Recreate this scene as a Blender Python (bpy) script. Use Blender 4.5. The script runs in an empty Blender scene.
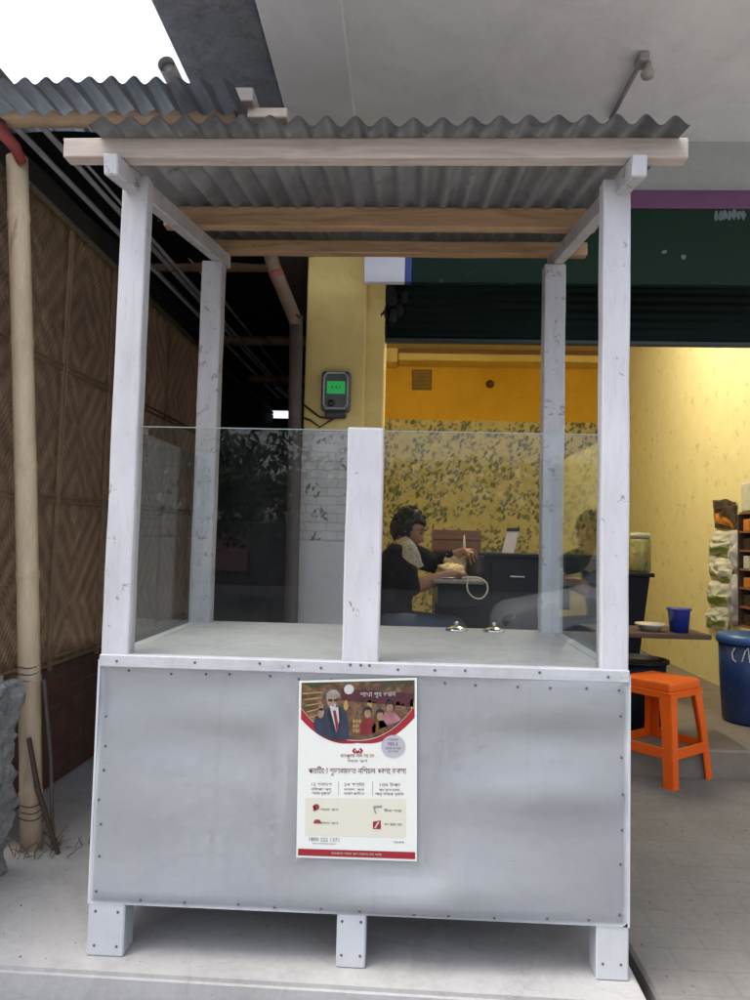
import bpy, bmesh, math, random
from mathutils import Vector, Matrix, noise as mnoise
R = math.radians
random.seed(7)
scene = bpy.context.scene
col = scene.collection

# ------------------------------------------------------------------ camera
CAM = Vector((0.1164, -2.1339, 1.2043)); YAW, PITCH, ROLL, FPX = 0.0408, 0.0564, 0.0241, 731.09
_f = Vector((-math.sin(YAW)*math.cos(PITCH), math.cos(YAW)*math.cos(PITCH), math.sin(PITCH)))
_r = Vector((math.cos(YAW), math.sin(YAW), 0)); _u = _r.cross(_f)
CR = math.cos(ROLL)*_r + math.sin(ROLL)*_u
CU = -math.sin(ROLL)*_r + math.cos(ROLL)*_u
cd = bpy.data.cameras.new('camera'); cam = bpy.data.objects.new('camera', cd); col.objects.link(cam)
m = Matrix((CR, CU, -_f)).transposed().to_4x4(); m.translation = CAM; cam.matrix_world = m
cd.sensor_fit = 'VERTICAL'; cd.sensor_height = 24; cd.lens = FPX/1000*24; cd.clip_end = 500; cd.clip_start = 0.05
scene.camera = cam

def ray(px, py):
    return _f + CR*((px-375)/FPX) + CU*((500-py)/FPX)
def at(px, py, Y):
    d = ray(px, py); return CAM + d*((Y-CAM.y)/d.y)
def atz(px, py, z):
    d = ray(px, py); return CAM + d*((z-CAM.z)/d.z)
def atx(px, py, X):
    d = ray(px, py); return CAM + d*((X-CAM.x)/d.x)

# ------------------------------------------------------------------ materials
MATS = {}
def nt(name):
    mt = bpy.data.materials.new(name); mt.use_nodes = True
    n = mt.node_tree; n.nodes.clear()
    out = n.nodes.new('ShaderNodeOutputMaterial'); b = n.nodes.new('ShaderNodeBsdfPrincipled')
    n.links.new(b.outputs[0], out.inputs[0]); MATS[name] = mt
    return mt, n, b
def node(n, t, **kw):
    x = n.nodes.new(t)
    for k, v in kw.items():
        if k.startswith('i_'): x.inputs[k[2:].replace('_', ' ')].default_value = v
        else: setattr(x, k, v)
    return x
def ramp(n, fac, stops):
    r = n.nodes.new('ShaderNodeValToRGB'); e = r.color_ramp.elements
    while len(e) < len(stops): e.new(0.5)
    for el, (p, c) in zip(e, stops):
        el.position = p; el.color = (*c, 1) if len(c) == 3 else c
    n.links.new(fac, r.inputs[0]); return r.outputs[0]
def math_(n, op, a, b=None, c=None):
    x = n.nodes.new('ShaderNodeMath'); x.operation = op
    for i, v in enumerate((a, b, c)):
        if v is None: continue
        if isinstance(v, (int, float)): x.inputs[i].default_value = v
        else: n.links.new(v, x.inputs[i])
    return x.outputs[0]
def mixc(n, fac, a, b, mode='MIX'):
    x = n.nodes.new('ShaderNodeMix'); x.data_type = 'RGBA'; x.blend_type = mode
    for s, v in ((0, fac), (6, a), (7, b)):
        if isinstance(v, (int, float)): x.inputs[s].default_value = v
        elif isinstance(v, tuple): x.inputs[s].default_value = (*v, 1)
        else: n.links.new(v, x.inputs[s])
    return x.outputs[2]
def coords(n, scale=(1, 1, 1), rot=(0, 0, 0)):
    t = n.nodes.new('ShaderNodeTexCoord'); mp = n.nodes.new('ShaderNodeMapping')
    mp.inputs['Scale'].default_value = scale; mp.inputs['Rotation'].default_value = rot
    n.links.new(t.outputs['Object'], mp.inputs[0]); return mp.outputs[0]
def nz(n, vec, scale, detail=5, rough=.6, dist=0):
    x = node(n, 'ShaderNodeTexNoise', i_Scale=scale, i_Detail=detail, i_Roughness=rough, i_Distortion=dist)
    n.links.new(vec, x.inputs['Vector']); return x.outputs['Fac']
def bump(n, b, h, strength=.3, dist=.01):
    x = node(n, 'ShaderNodeBump', i_Strength=strength, i_Distance=dist)
    n.links.new(h, x.inputs['Height']); n.links.new(x.outputs[0], b.inputs['Normal'])
def mat(name, c, rough=.6, var=.25, scale=6, metal=0, bmp=.15, stretch=(1, 1, 1), grime=None, gscale=3, glo=.5, spec=.5):
    """plain material: colour c broken up by two noises; grime = second colour in blotches"""
    if name in MATS: return MATS[name]
    mt, n, b = nt(name)
    v = coords(n, stretch); f1 = nz(n, v, scale, 6); f2 = nz(n, v, scale*9, 4)
    lo = tuple(x*(1-var) for x in c); hi = tuple(min(1, x*(1+var*.6)) for x in c)
    cc = ramp(n, f1, [(.3, lo), (.7, hi)])
    cc = mixc(n, .35, cc, ramp(n, f2, [(.3, lo), (.7, hi)]))
    if grime:
        g = nz(n, v, gscale, 8, .7, .6)
        cc = mixc(n, ramp(n, g, [(glo, (0, 0, 0)), (glo+.14, (1, 1, 1))]), cc, grime)
    n.links.new(cc, b.inputs['Base Color'])
    b.inputs['Roughness'].default_value = rough; b.inputs['Metallic'].default_value = metal
    b.inputs['Specular IOR Level'].default_value = spec
    if bmp: bump(n, b, f2, bmp, .004)
    return mt
def flat(name, c, rough=.6, metal=0, emit=None, es=1):
    if name in MATS: return MATS[name]
    mt, n, b = nt(name)
    b.inputs['Base Color'].default_value = (*c, 1); b.inputs['Roughness'].default_value = rough; b.inputs['Metallic'].default_value = metal
    if emit: b.inputs['Emission Color'].default_value = (*emit, 1); b.inputs['Emission Strength'].default_value = es
    return mt

# ------------------------------------------------------------------ mesh building
class MB:
    def __init__(s): s.bm = bmesh.new()
    def _add(s, b2, mi=0, smooth=False):
        for f in b2.faces: f.material_index = mi; f.smooth = smooth
        me = bpy.data.meshes.new('t'); b2.to_mesh(me); b2.free(); s.bm.from_mesh(me); bpy.data.meshes.remove(me); return s
    def box(s, lo, hi, bev=0, mi=0, M=None, seg=1):
        b = bmesh.new(); bmesh.ops.create_cube(b, size=1)
        lo = Vector(lo); hi = Vector(hi)
        for v in b.verts: v.co = Vector([(lo[i]+hi[i])/2 + v.co[i]*(hi[i]-lo[i]) for i in range(3)])
        if bev: bmesh.ops.bevel(b, geom=b.edges[:], offset=bev, segments=seg, affect='EDGES', profile=.5)
        if M: b.transform(M)
        return s._add(b, mi)
    def beam(s, a, b_, w, h, bev=.004, mi=0, up=(0, 0, 1)):
        """timber from a to b, w wide and h tall, the axis through its middle"""
        a = Vector(a); b_ = Vector(b_); d = b_-a; L = d.length; d.normalize()
        x = d.cross(Vector(up)).normalized(); z = x.cross(d)
        M = Matrix((x, d, z)).transposed().to_4x4(); M.translation = a
        return s.box((-w/2, 0, -h/2), (w/2, L, h/2), bev, mi, M)
    def tube(s, pts, r, n=10, mi=0, cap=True):
        pts = [Vector(p) for p in pts]; rs = r if isinstance(r, (list, tuple)) else [r]*len(pts)
        b = bmesh.new(); rings = []; px = None
        for i, p in enumerate(pts):
            d = (pts[min(i+1, len(pts)-1)] - pts[max(i-1, 0)]).normalized()
            if px is None:
                px = d.cross(Vector((.31, .2, .93)));
                if px.length < .1: px = d.cross(Vector((1, 0, 0)))
            px = (px - d*px.dot(d)).normalized(); py = d.cross(px)
            rings.append([b.verts.new(p + (px*math.cos(t)+py*math.sin(t))*rs[i]) for t in [2*math.pi*k/n for k in range(n)]])
        for A, B in zip(rings, rings[1:]):
            for k in range(n): b.faces.new((A[k], A[(k+1) % n], B[(k+1) % n], B[k]))
        if cap: b.faces.new(rings[0][::-1]); b.faces.new(rings[-1])
        bmesh.ops.recalc_face_normals(b, faces=b.faces[:])
        return s._add(b, mi, n > 7)
    def lathe(s, prof, c=(0, 0, 0), n=28, mi=0, smooth=True):
        b = bmesh.new(); c = Vector(c); rings = []
        for r, z in prof:
            rings.append([b.verts.new(c+Vector((r*math.cos(t), r*math.sin(t), z))) for t in [2*math.pi*k/n for k in range(n)]])
        for A, B in zip(rings, rings[1:]):
            for k in range(n): b.faces.new((A[k], A[(k+1) % n], B[(k+1) % n], B[k]))
        b.faces.new(rings[0][::-1]); b.faces.new(rings[-1])
        bmesh.ops.remove_doubles(b, verts=b.verts[:], dist=1e-5)
        bmesh.ops.recalc_face_normals(b, faces=b.faces[:])
        return s._add(b, mi, smooth)
    def poly(s, pts, mi=0, thick=None):
        b = bmesh.new(); f = b.faces.new([b.verts.new(Vector(p)) for p in pts])
        if thick:
            t = Vector(thick); r = bmesh.ops.extrude_face_region(b, geom=[f])
            for v in r['geom']:
                if isinstance(v, bmesh.types.BMVert): v.co += t
            bmesh.ops.recalc_face_normals(b, faces=b.faces[:])
        return s._add(b, mi)
    def grid(s, fn, nu, nv, mi=0, thick=0, smooth=True):
        b = bmesh.new(); V = [[b.verts.new(Vector(fn(i/nu, j/nv))) for j in range(nv+1)] for i in range(nu+1)]
        for i in range(nu):
            for j in range(nv): b.faces.new((V[i][j], V[i+1][j], V[i+1][j+1], V[i][j+1]))
        if thick: bmesh.ops.solidify(b, geom=b.faces[:], thickness=thick); bmesh.ops.recalc_face_normals(b, faces=b.faces[:])
        return s._add(b, mi, smooth)
    def blob(s, c, rad, sub=3, mi=0, amp=0, fr=3, seed=0, M=None):
        b = bmesh.new(); bmesh.ops.create_icosphere(b, subdivisions=sub, radius=1)
        for v in b.verts:
            k = 1 + amp*mnoise.noise(v.co*fr + Vector((seed, seed*1.7, 0))) + amp*.5*mnoise.noise(v.co*fr*2.7 + Vector((seed, 0, seed)))
            v.co = Vector([v.co[i]*rad[i]*k for i in range(3)])
        if M: b.transform(M)
        b.transform(Matrix.Translation(Vector(c))); return s._add(b, mi, True)
    def mesh(s, me, mi=0, smooth=True, M=None):
        b = bmesh.new(); b.from_mesh(me)
        if M: b.transform(M)
        return s._add(b, mi, smooth)
def hewn(mb, amp=.0022, fr=5, seed=0):
    """break the dead-straight edges of sawn timber"""
    bm = mb.bm; le = [e for e in bm.edges if e.calc_length() > .25]
    bmesh.ops.subdivide_edges(bm, edges=le, cuts=16, use_grid_fill=True)
    for v in bm.verts:
        q = v.co*fr + Vector((seed*3.1, seed*1.3, 0)); r = v.co*fr*6
        v.co += Vector((mnoise.noise(q), mnoise.noise(q+Vector((9, 0, 0))), mnoise.noise(q+Vector((0, 9, 0)))))*amp + Vector((mnoise.noise(r), mnoise.noise(r+Vector((5, 0, 0))), 0))*amp*.35
    return mb
def origin(o):
    v = Vector((0, 0, 0))
    while o: v = v + o.location; o = o.parent
    return v
def build(name, mb, mats, parent=None, loc=None, label=None):
    """link the collected shapes as ONE mesh object; shapes are given in world coordinates"""
    me = bpy.data.meshes.new(name); L = Vector(loc) if loc is not None else (Vector((0, 0, 0)) if parent is None else origin(parent))
    mb.bm.transform(Matrix.Translation(-L)); mb.bm.to_mesh(me); mb.bm.free()
    for x in (mats if isinstance(mats, (list, tuple)) else [mats]): me.materials.append(x)
    o = bpy.data.objects.new(name, me); col.objects.link(o)
    o.location = L - (origin(parent) if parent else Vector((0, 0, 0)))
    if parent: o.parent = parent
    if label: o['label'] = label
    return o
def tag(o, label, cat, group=None):
    o['label'] = label; o['category'] = cat
    if group: o['group'] = group
    return o
def thing(name, loc, label, cat, group=None):
    o = bpy.data.objects.new(name, None); col.objects.link(o); o.location = loc; o.empty_display_size = .1
    return tag(o, label, cat, group)
def structure(o, kind='structure'): o['kind'] = kind; return o
def evaluated(o):
    dg = bpy.context.evaluated_depsgraph_get(); dg.update()
    return bpy.data.meshes.new_from_object(o.evaluated_get(dg))
def text_mesh(body, size, align='CENTER', ext=0):
    c = bpy.data.curves.new('t', 'FONT'); c.body = body; c.size = size; c.align_x = align; c.resolution_u = 2; c.extrude = ext
    o = bpy.data.objects.new('t', c); col.objects.link(o); me = evaluated(o)
    bpy.data.objects.remove(o); bpy.data.curves.remove(c); return me
# ================================================================== MATERIALS OF THE PLACE
def white_paint(name, c, chip=.62, st=(1, 1, .12)):
    """brushed white paint over rough timber: grain, thin spots, grime and chips"""
    mt, n, b = nt(name); v = coords(n)
    g = nz(n, coords(n, (1, 1, .35)), 5, 8, .7); f = nz(n, coords(n, tuple(70*x for x in st)), 1, 6, .7, .5)
    cc = ramp(n, g, [(.28, tuple(x*.74 for x in c)), (.6, c)])
    cc = mixc(n, ramp(n, f, [(.30, (.55,)*3), (.46, (0, 0, 0))]), cc, tuple(x*.68 for x in c))
    s = nz(n, v, 22, 8, .75, .5)
    cc = mixc(n, ramp(n, s, [(chip, (0, 0, 0)), (chip+.04, (1, 1, 1))]), cc, (.24, .20, .17))
    k = nz(n, coords(n, (2.5, 2.5, 1.2)), 1.5, 8, .75)
    cc = mixc(n, ramp(n, k, [(.56, (0, 0, 0)), (.75, (.55,)*3)]), cc, (.33, .30, .28))
    n.links.new(cc, b.inputs['Base Color']); b.inputs['Roughness'].default_value = .55
    bump(n, b, math_(n, 'ADD', f, math_(n, 'MULTIPLY', s, .4)), .35, .003); return mt
M_POST = white_paint('white_painted_wood', (.53, .525, .55))
M_SILL = white_paint('sill_paint', (.45, .455, .48), .62, (.12, 1, 1))
M_POSTD = white_paint('dingy_white_wood', (.46, .45, .475), .57)
def silver_paint():
    mt, n, b = nt('silver_painted_sheet'); v = coords(n)
    g = nz(n, coords(n, (.7, 1, 1.6)), 2.2, 5, .55); s = nz(n, v, 34, 6, .8); l = nz(n, coords(n, (1, 1, 2)), 1.3, 8, .7, .6)
    cc = ramp(n, g, [(.3, (.50, .515, .535)), (.7, (.60, .615, .635))])
    cc = mixc(n, ramp(n, l, [(.54, (0, 0, 0)), (.74, (.4,)*3)]), cc, (.48, .50, .53))
    cc = mixc(n, ramp(n, s, [(.66, (0, 0, 0)), (.72, (1, 1, 1))]), cc, (.42, .42, .44))
    st = nz(n, coords(n, (16, 1, .7)), 1.6, 6, .6)
    cc = mixc(n, ramp(n, st, [(.60, (0, 0, 0)), (.80, (.25,)*3)]), cc, (.38, .37, .36))
    sc = nz(n, coords(n, (3, 1, 60)), 2.5, 3, .5, 1.5)
    cc = mixc(n, ramp(n, sc, [(.70, (0, 0, 0)), (.73, (.5,)*3)]), cc, (.36, .37, .39))
    n.links.new(cc, b.inputs['Base Color'])
    b.inputs['Metallic'].default_value = .35; n.links.new(ramp(n, l, [(.3, (.36,)*3), (.7, (.50,)*3)]), b.inputs['Roughness'])
    bump(n, b, nz(n, v, 7, 4), .25, .012); return mt
M_SILVER = silver_paint()
def beamwood(name, c, d):
    mt, n, b = nt(name); v = coords(n, (1, 12, 12)); g = nz(n, v, 3, 7, .65, .8); k = nz(n, coords(n, (1, 3, 3)), 6, 8, .75)
    cc = ramp(n, g, [(.25, d), (.6, c), (.85, tuple(x*1.15 for x in c))])
    cc = mixc(n, ramp(n, k, [(.63, (0, 0, 0)), (.74, (1, 1, 1))]), cc, tuple(x*.3 for x in d))
    n.links.new(cc, b.inputs['Base Color']); b.inputs['Roughness'].default_value = .75; bump(n, b, g, .3, .003); return mt
M_BEAM = beamwood('weathered_batten', (.47, .40, .35), (.30, .25, .22))
M_BEAM2 = beamwood('brown_batten', (.43, .27, .15), (.21, .12, .065))
def tin(name, c, r):
    mt, n, b = nt(name); v = coords(n, (3, .8, 3)); g = nz(n, v, 3, 8, .7, .5); s = nz(n, coords(n), 14, 6, .8)
    cc = ramp(n, g, [(.3, tuple(x*.6 for x in c)), (.7, c)])
    cc = mixc(n, ramp(n, s, [(.56, (0, 0, 0)), (.68, (1, 1, 1))]), cc, r)
    n.links.new(cc, b.inputs['Base Color']); b.inputs['Metallic'].default_value = .15; b.inputs['Roughness'].default_value = .55
    bump(n, b, s, .15, .003); return mt
M_TIN = tin('old_corrugated_tin', (.25, .25, .252), (.11, .095, .085))
M_TIN2 = tin('shed_corrugated_tin', (.37, .40, .44), (.27, .27, .29))
def concrete(name, c, d, scale=1.5, bm=.35, cracks=False):
    mt, n, b = nt(name); v = coords(n); g = nz(n, v, scale, 9, .68, .4); f = nz(n, v, 45, 6, .8); k = nz(n, v, scale*4, 8, .75, .8)
    cc = ramp(n, g, [(.3, d), (.65, c)])
    cc = mixc(n, .45, cc, ramp(n, k, [(.3, tuple(x*.75 for x in d)), (.55, c), (.8, tuple(min(1, x*1.15) for x in c))]))
    cc = mixc(n, .3, cc, ramp(n, f, [(.3, d), (.7, c)]))
    if cracks:
        w = node(n, 'ShaderNodeTexVoronoi', feature='DISTANCE_TO_EDGE', i_Scale=1.1)
        add = n.nodes.new('ShaderNodeVectorMath'); add.operation = 'ADD'
        t = node(n, 'ShaderNodeTexNoise', i_Scale=3, i_Detail=6); n.links.new(v, t.inputs[0]); n.links.new(v, add.inputs[0]); n.links.new(t.outputs['Color'], add.inputs[1]); n.links.new(add.outputs[0], w.inputs['Vector'])
        cc = mixc(n, ramp(n, w.outputs['Distance'], [(0, (.22,)*3), (.004, (0, 0, 0))]), cc, tuple(x*.35 for x in d))
    n.links.new(cc, b.inputs['Base Color']); b.inputs['Roughness'].default_value = .85
    bump(n, b, math_(n, 'ADD', f, math_(n, 'MULTIPLY', k, 1.5)), bm, .006); return mt
M_PLAT = concrete('plinth_concrete', (.44, .43, .42), (.27, .26, .252), 1.2, .3, True)
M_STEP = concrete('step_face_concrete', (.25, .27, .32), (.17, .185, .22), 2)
M_SOFFIT = concrete('soffit_plaster', (.86, .85, .86), (.70, .70, .715), .7, .10)
M_BEAMP = concrete('soffit_beam_plaster', (.78, .78, .79), (.70, .70, .72), .8, .08)
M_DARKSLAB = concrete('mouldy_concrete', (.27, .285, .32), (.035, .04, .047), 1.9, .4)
M_PALEWALL = concrete('pale_grey_plaster', (.50, .52, .50), (.43, .45, .43), 1, .1)
M_SHOPFLOOR = concrete('shop_floor', (.24, .20, .16), (.15, .125, .10), 2, .2)
M_RUBBLE = concrete('rubble', (.40, .40, .39), (.05, .05, .05), 9, .9)
M_ROAD = concrete('road', (.42, .405, .39), (.34, .33, .32), .5, .4)
M_YEL = concrete('yellow_plaster', (.78, .60, .235), (.66, .495, .17), 2.5, .12)
M_YEL2 = concrete('amber_plaster', (.64, .36, .02), (.56, .30, .015), 1, .05)
M_COUNTER = concrete('counter_board', (.48, .48, .485), (.35, .35, .355), 2.5, .1)
def pavers():
    mt, n, b = nt('paver_concrete'); v = coords(n)
    g = nz(n, v, 1.5, 9, .7, .5); f = nz(n, v, 40, 6, .8)
    cc = ramp(n, g, [(.28, (.08, .075, .07)), (.5, (.15, .142, .134)), (.72, (.21, .20, .19))])
    cc = mixc(n, .35, cc, ramp(n, f, [(.3, (.12, .115, .11)), (.7, (.26, .25, .24))]))
    br = node(n, 'ShaderNodeTexBrick', i_Scale=1.0); br.inputs['Brick Width'].default_value = .24; br.inputs['Row Height'].default_value = .12
    br.inputs['Mortar Size'].default_value = .006; br.inputs['Mortar Smooth'].default_value = .6
    br.inputs['Color1'].default_value = (1, 1, 1, 1); br.inputs['Color2'].default_value = (.86, .86, .86, 1); br.inputs['Mortar'].default_value = (.45, .45, .45, 1)
    n.links.new(v, br.inputs[0]); wear = ramp(n, nz(n, v, 1.1, 5), [(.45, (.28,)*3), (.65, (.03,)*3)])
    cc = mixc(n, wear, cc, br.outputs['Color'], 'MULTIPLY')
    n.links.new(cc, b.inputs['Base Color']); b.inputs['Roughness'].default_value = .85; bump(n, b, f, .5, .006); return mt
M_PAVER = pavers()
def woven():
    mt, n, b = nt('woven_bamboo_mat'); t = n.nodes.new('ShaderNodeTexCoord'); sp = n.nodes.new('ShaderNodeSeparateXYZ'); n.links.new(t.outputs['Object'], sp.inputs[0])
    y, z = sp.outputs[1], sp.outputs[2]
    nn = nz(n, t.outputs['Object'], 3, 4)
    p = math_(n, 'PINGPONG', math_(n, 'ADD', y, math_(n, 'MULTIPLY', nn, .14)), .44)
    q = math_(n, 'PINGPONG', math_(n, 'ADD', z, math_(n, 'MULTIPLY', nn, .10)), .45)
    s = math_(n, 'ADD', math_(n, 'MULTIPLY', p, 1.25), q)
    st = math_(n, 'SINE', math_(n, 'MULTIPLY', s, 2*math.pi/.040))
    d2 = math_(n, 'SINE', math_(n, 'MULTIPLY', math_(n, 'SUBTRACT', math_(n, 'MULTIPLY', p, 1.25), q), 2*math.pi/.15))
    cell = math_(n, 'ADD', math_(n, 'MULTIPLY', nz(n, t.outputs['Object'], 7, 6, .7, .6), .55), math_(n, 'MULTIPLY', nz(n, t.outputs['Object'], 1.6, 6, .65, .4), .5))
    f = math_(n, 'ADD', math_(n, 'ADD', math_(n, 'MULTIPLY', st, .07), math_(n, 'MULTIPLY', nz(n, t.outputs['Object'], 60, 4, .8), .22)), math_(n, 'MULTIPLY', d2, .105))
    f = math_(n, 'ADD', f, cell)
    cc = ramp(n, f, [(.22, (.075, .053, .037)), (.52, (.185, .133, .092)), (.76, (.245, .182, .128)), (1.0, (.36, .285, .21))])
    wv = math_(n, 'ADD', math_(n, 'MULTIPLY', st, .25), math_(n, 'MULTIPLY', cell, .6))
    n.links.new(cc, b.inputs['Base Color']); b.inputs['Roughness'].default_value = .7
    bump(n, b, math_(n, 'ADD', wv, math_(n, 'MULTIPLY', d2, .6)), .65, .008); return mt
M_MAT = woven()
M_BAMB = mat('pale_bamboo', (.62, .48, .33), .5, .3, 5, stretch=(4, 4, .8), grime=(.22, .15, .10), gscale=3, glo=.6)
M_BAMBD = mat('brown_bamboo', (.25, .15, .085), .6, .4, 8, grime=(.07, .045, .03), glo=.55)
M_SPLIT = mat('split_bamboo', (.26, .175, .10), .6, .35, 9)
def bricks(name, a, c2, mo, w=.22, h=.075, offs=.5):
    mt, n, b = nt(name); t = n.nodes.new('ShaderNodeTexCoord'); sp = n.nodes.new('ShaderNodeSeparateXYZ'); n.links.new(t.outputs['Object'], sp.inputs[0])
    cb = n.nodes.new('ShaderNodeCombineXYZ'); n.links.new(sp.outputs[1], cb.inputs[0]); n.links.new(sp.outputs[2], cb.inputs[1]); v = cb.outputs[0]
    br = node(n, 'ShaderNodeTexBrick', i_Scale=1.0); br.inputs['Brick Width'].default_value = w; br.inputs['Row Height'].default_value = h; br.inputs['Mortar Size'].default_value = .007
    br.inputs['Color1'].default_value = (*a, 1); br.inputs['Color2'].default_value = (*c2, 1); br.inputs['Mortar'].default_value = (*mo, 1); br.offset = offs
    n.links.new(v, br.inputs[0]); g = nz(n, v, 9, 7, .75)
    cc = mixc(n, .75, br.outputs['Color'], ramp(n, g, [(.3, (.3, .3, .3)), (.7, (1, 1, 1))]), 'MULTIPLY')
    n.links.new(cc, b.inputs['Base Color']); b.inputs['Roughness'].default_value = .9
    bump(n, b, math_(n, 'ADD', math_(n, 'MULTIPLY', br.outputs['Fac'], -1), g), .5, .008); return mt
M_BRICK = bricks('old_red_brick', (.19, .075, .05), (.13, .06, .045), (.12, .105, .09))
def leaves(name, base, base2, leafa, leafb, sc, mask_lo, axis, brick=False, mot=None, dens=.0):
    """wallpaper: two crossed layers of leaf-shaped cells, gathered in sprays"""
    mt, n, b = nt(name); t = n.nodes.new('ShaderNodeTexCoord'); sp = n.nodes.new('ShaderNodeSeparateXYZ'); n.links.new(t.outputs['Object'], sp.inputs[0])
    cb = n.nodes.new('ShaderNodeCombineXYZ'); n.links.new(sp.outputs[axis], cb.inputs[0]); n.links.new(sp.outputs[2], cb.inputs[1])
    uv0 = cb.outputs[0]; dn = node(n, 'ShaderNodeTexNoise', i_Scale=14*sc, i_Detail=3); n.links.new(uv0, dn.inputs[0])
    va = n.nodes.new('ShaderNodeVectorMath'); va.operation = 'MULTIPLY_ADD'; n.links.new(dn.outputs['Color'], va.inputs[0]); va.inputs[1].default_value = (.07/sc, .07/sc, 0); n.links.new(uv0, va.inputs[2]); uv = va.outputs[0]
    g = nz(n, uv, 3.5*sc, 6, .6); cc = ramp(n, g, [(.3, base2), (.7, base)])
    if brick:
        br = node(n, 'ShaderNodeTexBrick', i_Scale=1.0); br.inputs['Brick Width'].default_value = .11; br.inputs['Row Height'].default_value = .045; br.inputs['Mortar Size'].default_value = .003
        br.inputs['Color1'].default_value = (1, 1, 1, 1); br.inputs['Color2'].default_value = (.9, .9, .9, 1); br.inputs['Mortar'].default_value = (.72, .70, .68, 1); n.links.new(uv, br.inputs[0])
        cc = mixc(n, 1, cc, br.outputs['Color'], 'MULTIPLY')
    cl = node(n, 'ShaderNodeTexVoronoi', i_Scale=2.6*sc, i_Randomness=.55); n.links.new(uv, cl.inputs['Vector'])
    w = nz(n, uv, 9*sc, 4, .7)
    clus = math_(n, 'ADD', cl.outputs['Distance'], math_(n, 'MULTIPLY', math_(n, 'SUBTRACT', w, .5), .9))
    msk = ramp(n, clus, [(mask_lo, (1, 1, 1)), (mask_lo+.05, (0, 0, 0))])
    for k, (ang, c) in enumerate(((40, leafa), (-35, leafb), (75, leafa))):
        mp = n.nodes.new('ShaderNodeMapping'); mp.vector_type = 'TEXTURE'; mp.inputs['Rotation'].default_value = (0, 0, R(ang)); mp.inputs['Scale'].default_value = (1/(6.2*sc), 1/(13*sc), 1); mp.inputs['Location'].default_value = (k*3.3, k*1.7, 0)
        n.links.new(uv, mp.inputs[0]); vo = node(n, 'ShaderNodeTexVoronoi', i_Scale=1.0, i_Randomness=.8); n.links.new(mp.outputs[0], vo.inputs['Vector'])
        lf = ramp(n, vo.outputs['Distance'], [(.26+dens, (1, 1, 1)), (.40+dens, (0, 0, 0))])
        cc = mixc(n, math_(n, 'MULTIPLY', lf, msk), cc, c)
    n.links.new(cc, b.inputs['Base Color']); b.inputs['Roughness'].default_value = .55; return mt
M_WALLP = leaves('leafy_wallpaper', (.54, .455, .185), (.42, .35, .12), (.10, .105, .038), (.22, .205, .065), 1.5, .60, 0, dens=.04)
M_TILE = leaves('leaf_print_tile', (.60, .56, .54), (.50, .47, .46), (.10, .10, .085), (.18, .17, .15), 3.2, .30, 0, brick=True)
M_SIDEP = leaves('pale_yellow_wallpaper', (.74, .675, .38), (.68, .61, .32), (.56, .48, .22), (.60, .52, .26), 2.2, .26, 1)
M_DADO = mat('pale_dado', (.56, .53, .53), .5, .12, 3, grime=(.40, .38, .37), gscale=5, glo=.58)
def glass():
    mt, n, b = nt('pane_glass'); n.nodes.remove(b); out = [x for x in n.nodes if x.type == 'OUTPUT_MATERIAL'][0]
    ge = n.nodes.new('ShaderNodeNewGeometry'); dt = n.nodes.new('ShaderNodeVectorMath'); dt.operation = 'DOT_PRODUCT'
    n.links.new(ge.outputs['Normal'], dt.inputs[0]); n.links.new(ge.outputs['Incoming'], dt.inputs[1])
    cs = math_(n, 'ABSOLUTE', dt.outputs['Value'])
    F = math_(n, 'ADD', math_(n, 'MULTIPLY', math_(n, 'POWER', math_(n, 'SUBTRACT', 1, cs), 5), .98), .024)
    tr = n.nodes.new('ShaderNodeBsdfTransparent'); tr.inputs[0].default_value = (.93, .95, .945, 1)
    gl = n.nodes.new('ShaderNodeBsdfGlossy'); gl.inputs['Roughness'].default_value = .012; gl.inputs[0].default_value = (1, 1, 1, 1)
    df = n.nodes.new('ShaderNodeBsdfDiffuse'); df.inputs[0].default_value = (.7, .71, .73, 1)
    m1 = n.nodes.new('ShaderNodeMixShader'); n.links.new(F, m1.inputs[0]); n.links.new(tr.outputs[0], m1.inputs[1]); n.links.new(gl.outputs[0], m1.inputs[2])
    dust = ramp(n, nz(n, coords(n, (1, 1, .5)), 4, 7, .7), [(.4, (.001,)*3), (.78, (.007,)*3)])
    m2 = n.nodes.new('ShaderNodeMixShader'); n.links.new(dust, m2.inputs[0]); n.links.new(m1.outputs[0], m2.inputs[1]); n.links.new(df.outputs[0], m2.inputs[2])
    n.links.new(m2.outputs[0], out.inputs[0]); return mt
M_GLASS = glass()
M_STEEL = mat('steel', (.62, .63, .65), .25, .15, 8, metal=1, bmp=.05)
M_RIVET = mat('rusty_nail', (.10, .085, .08), .6, .3, 30)
M_BLACK = mat('black_laminate', (.008, .009, .014), .5, .3, 3, bmp=.03, spec=.2)
M_DARKWOOD = mat('dark_wood', (.07, .04, .025), .6, .4, 7, stretch=(1, 6, 6))
M_REDWOOD = mat('reddish_wood', (.25, .105, .055), .6, .35, 7, stretch=(1, 6, 6))

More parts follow.
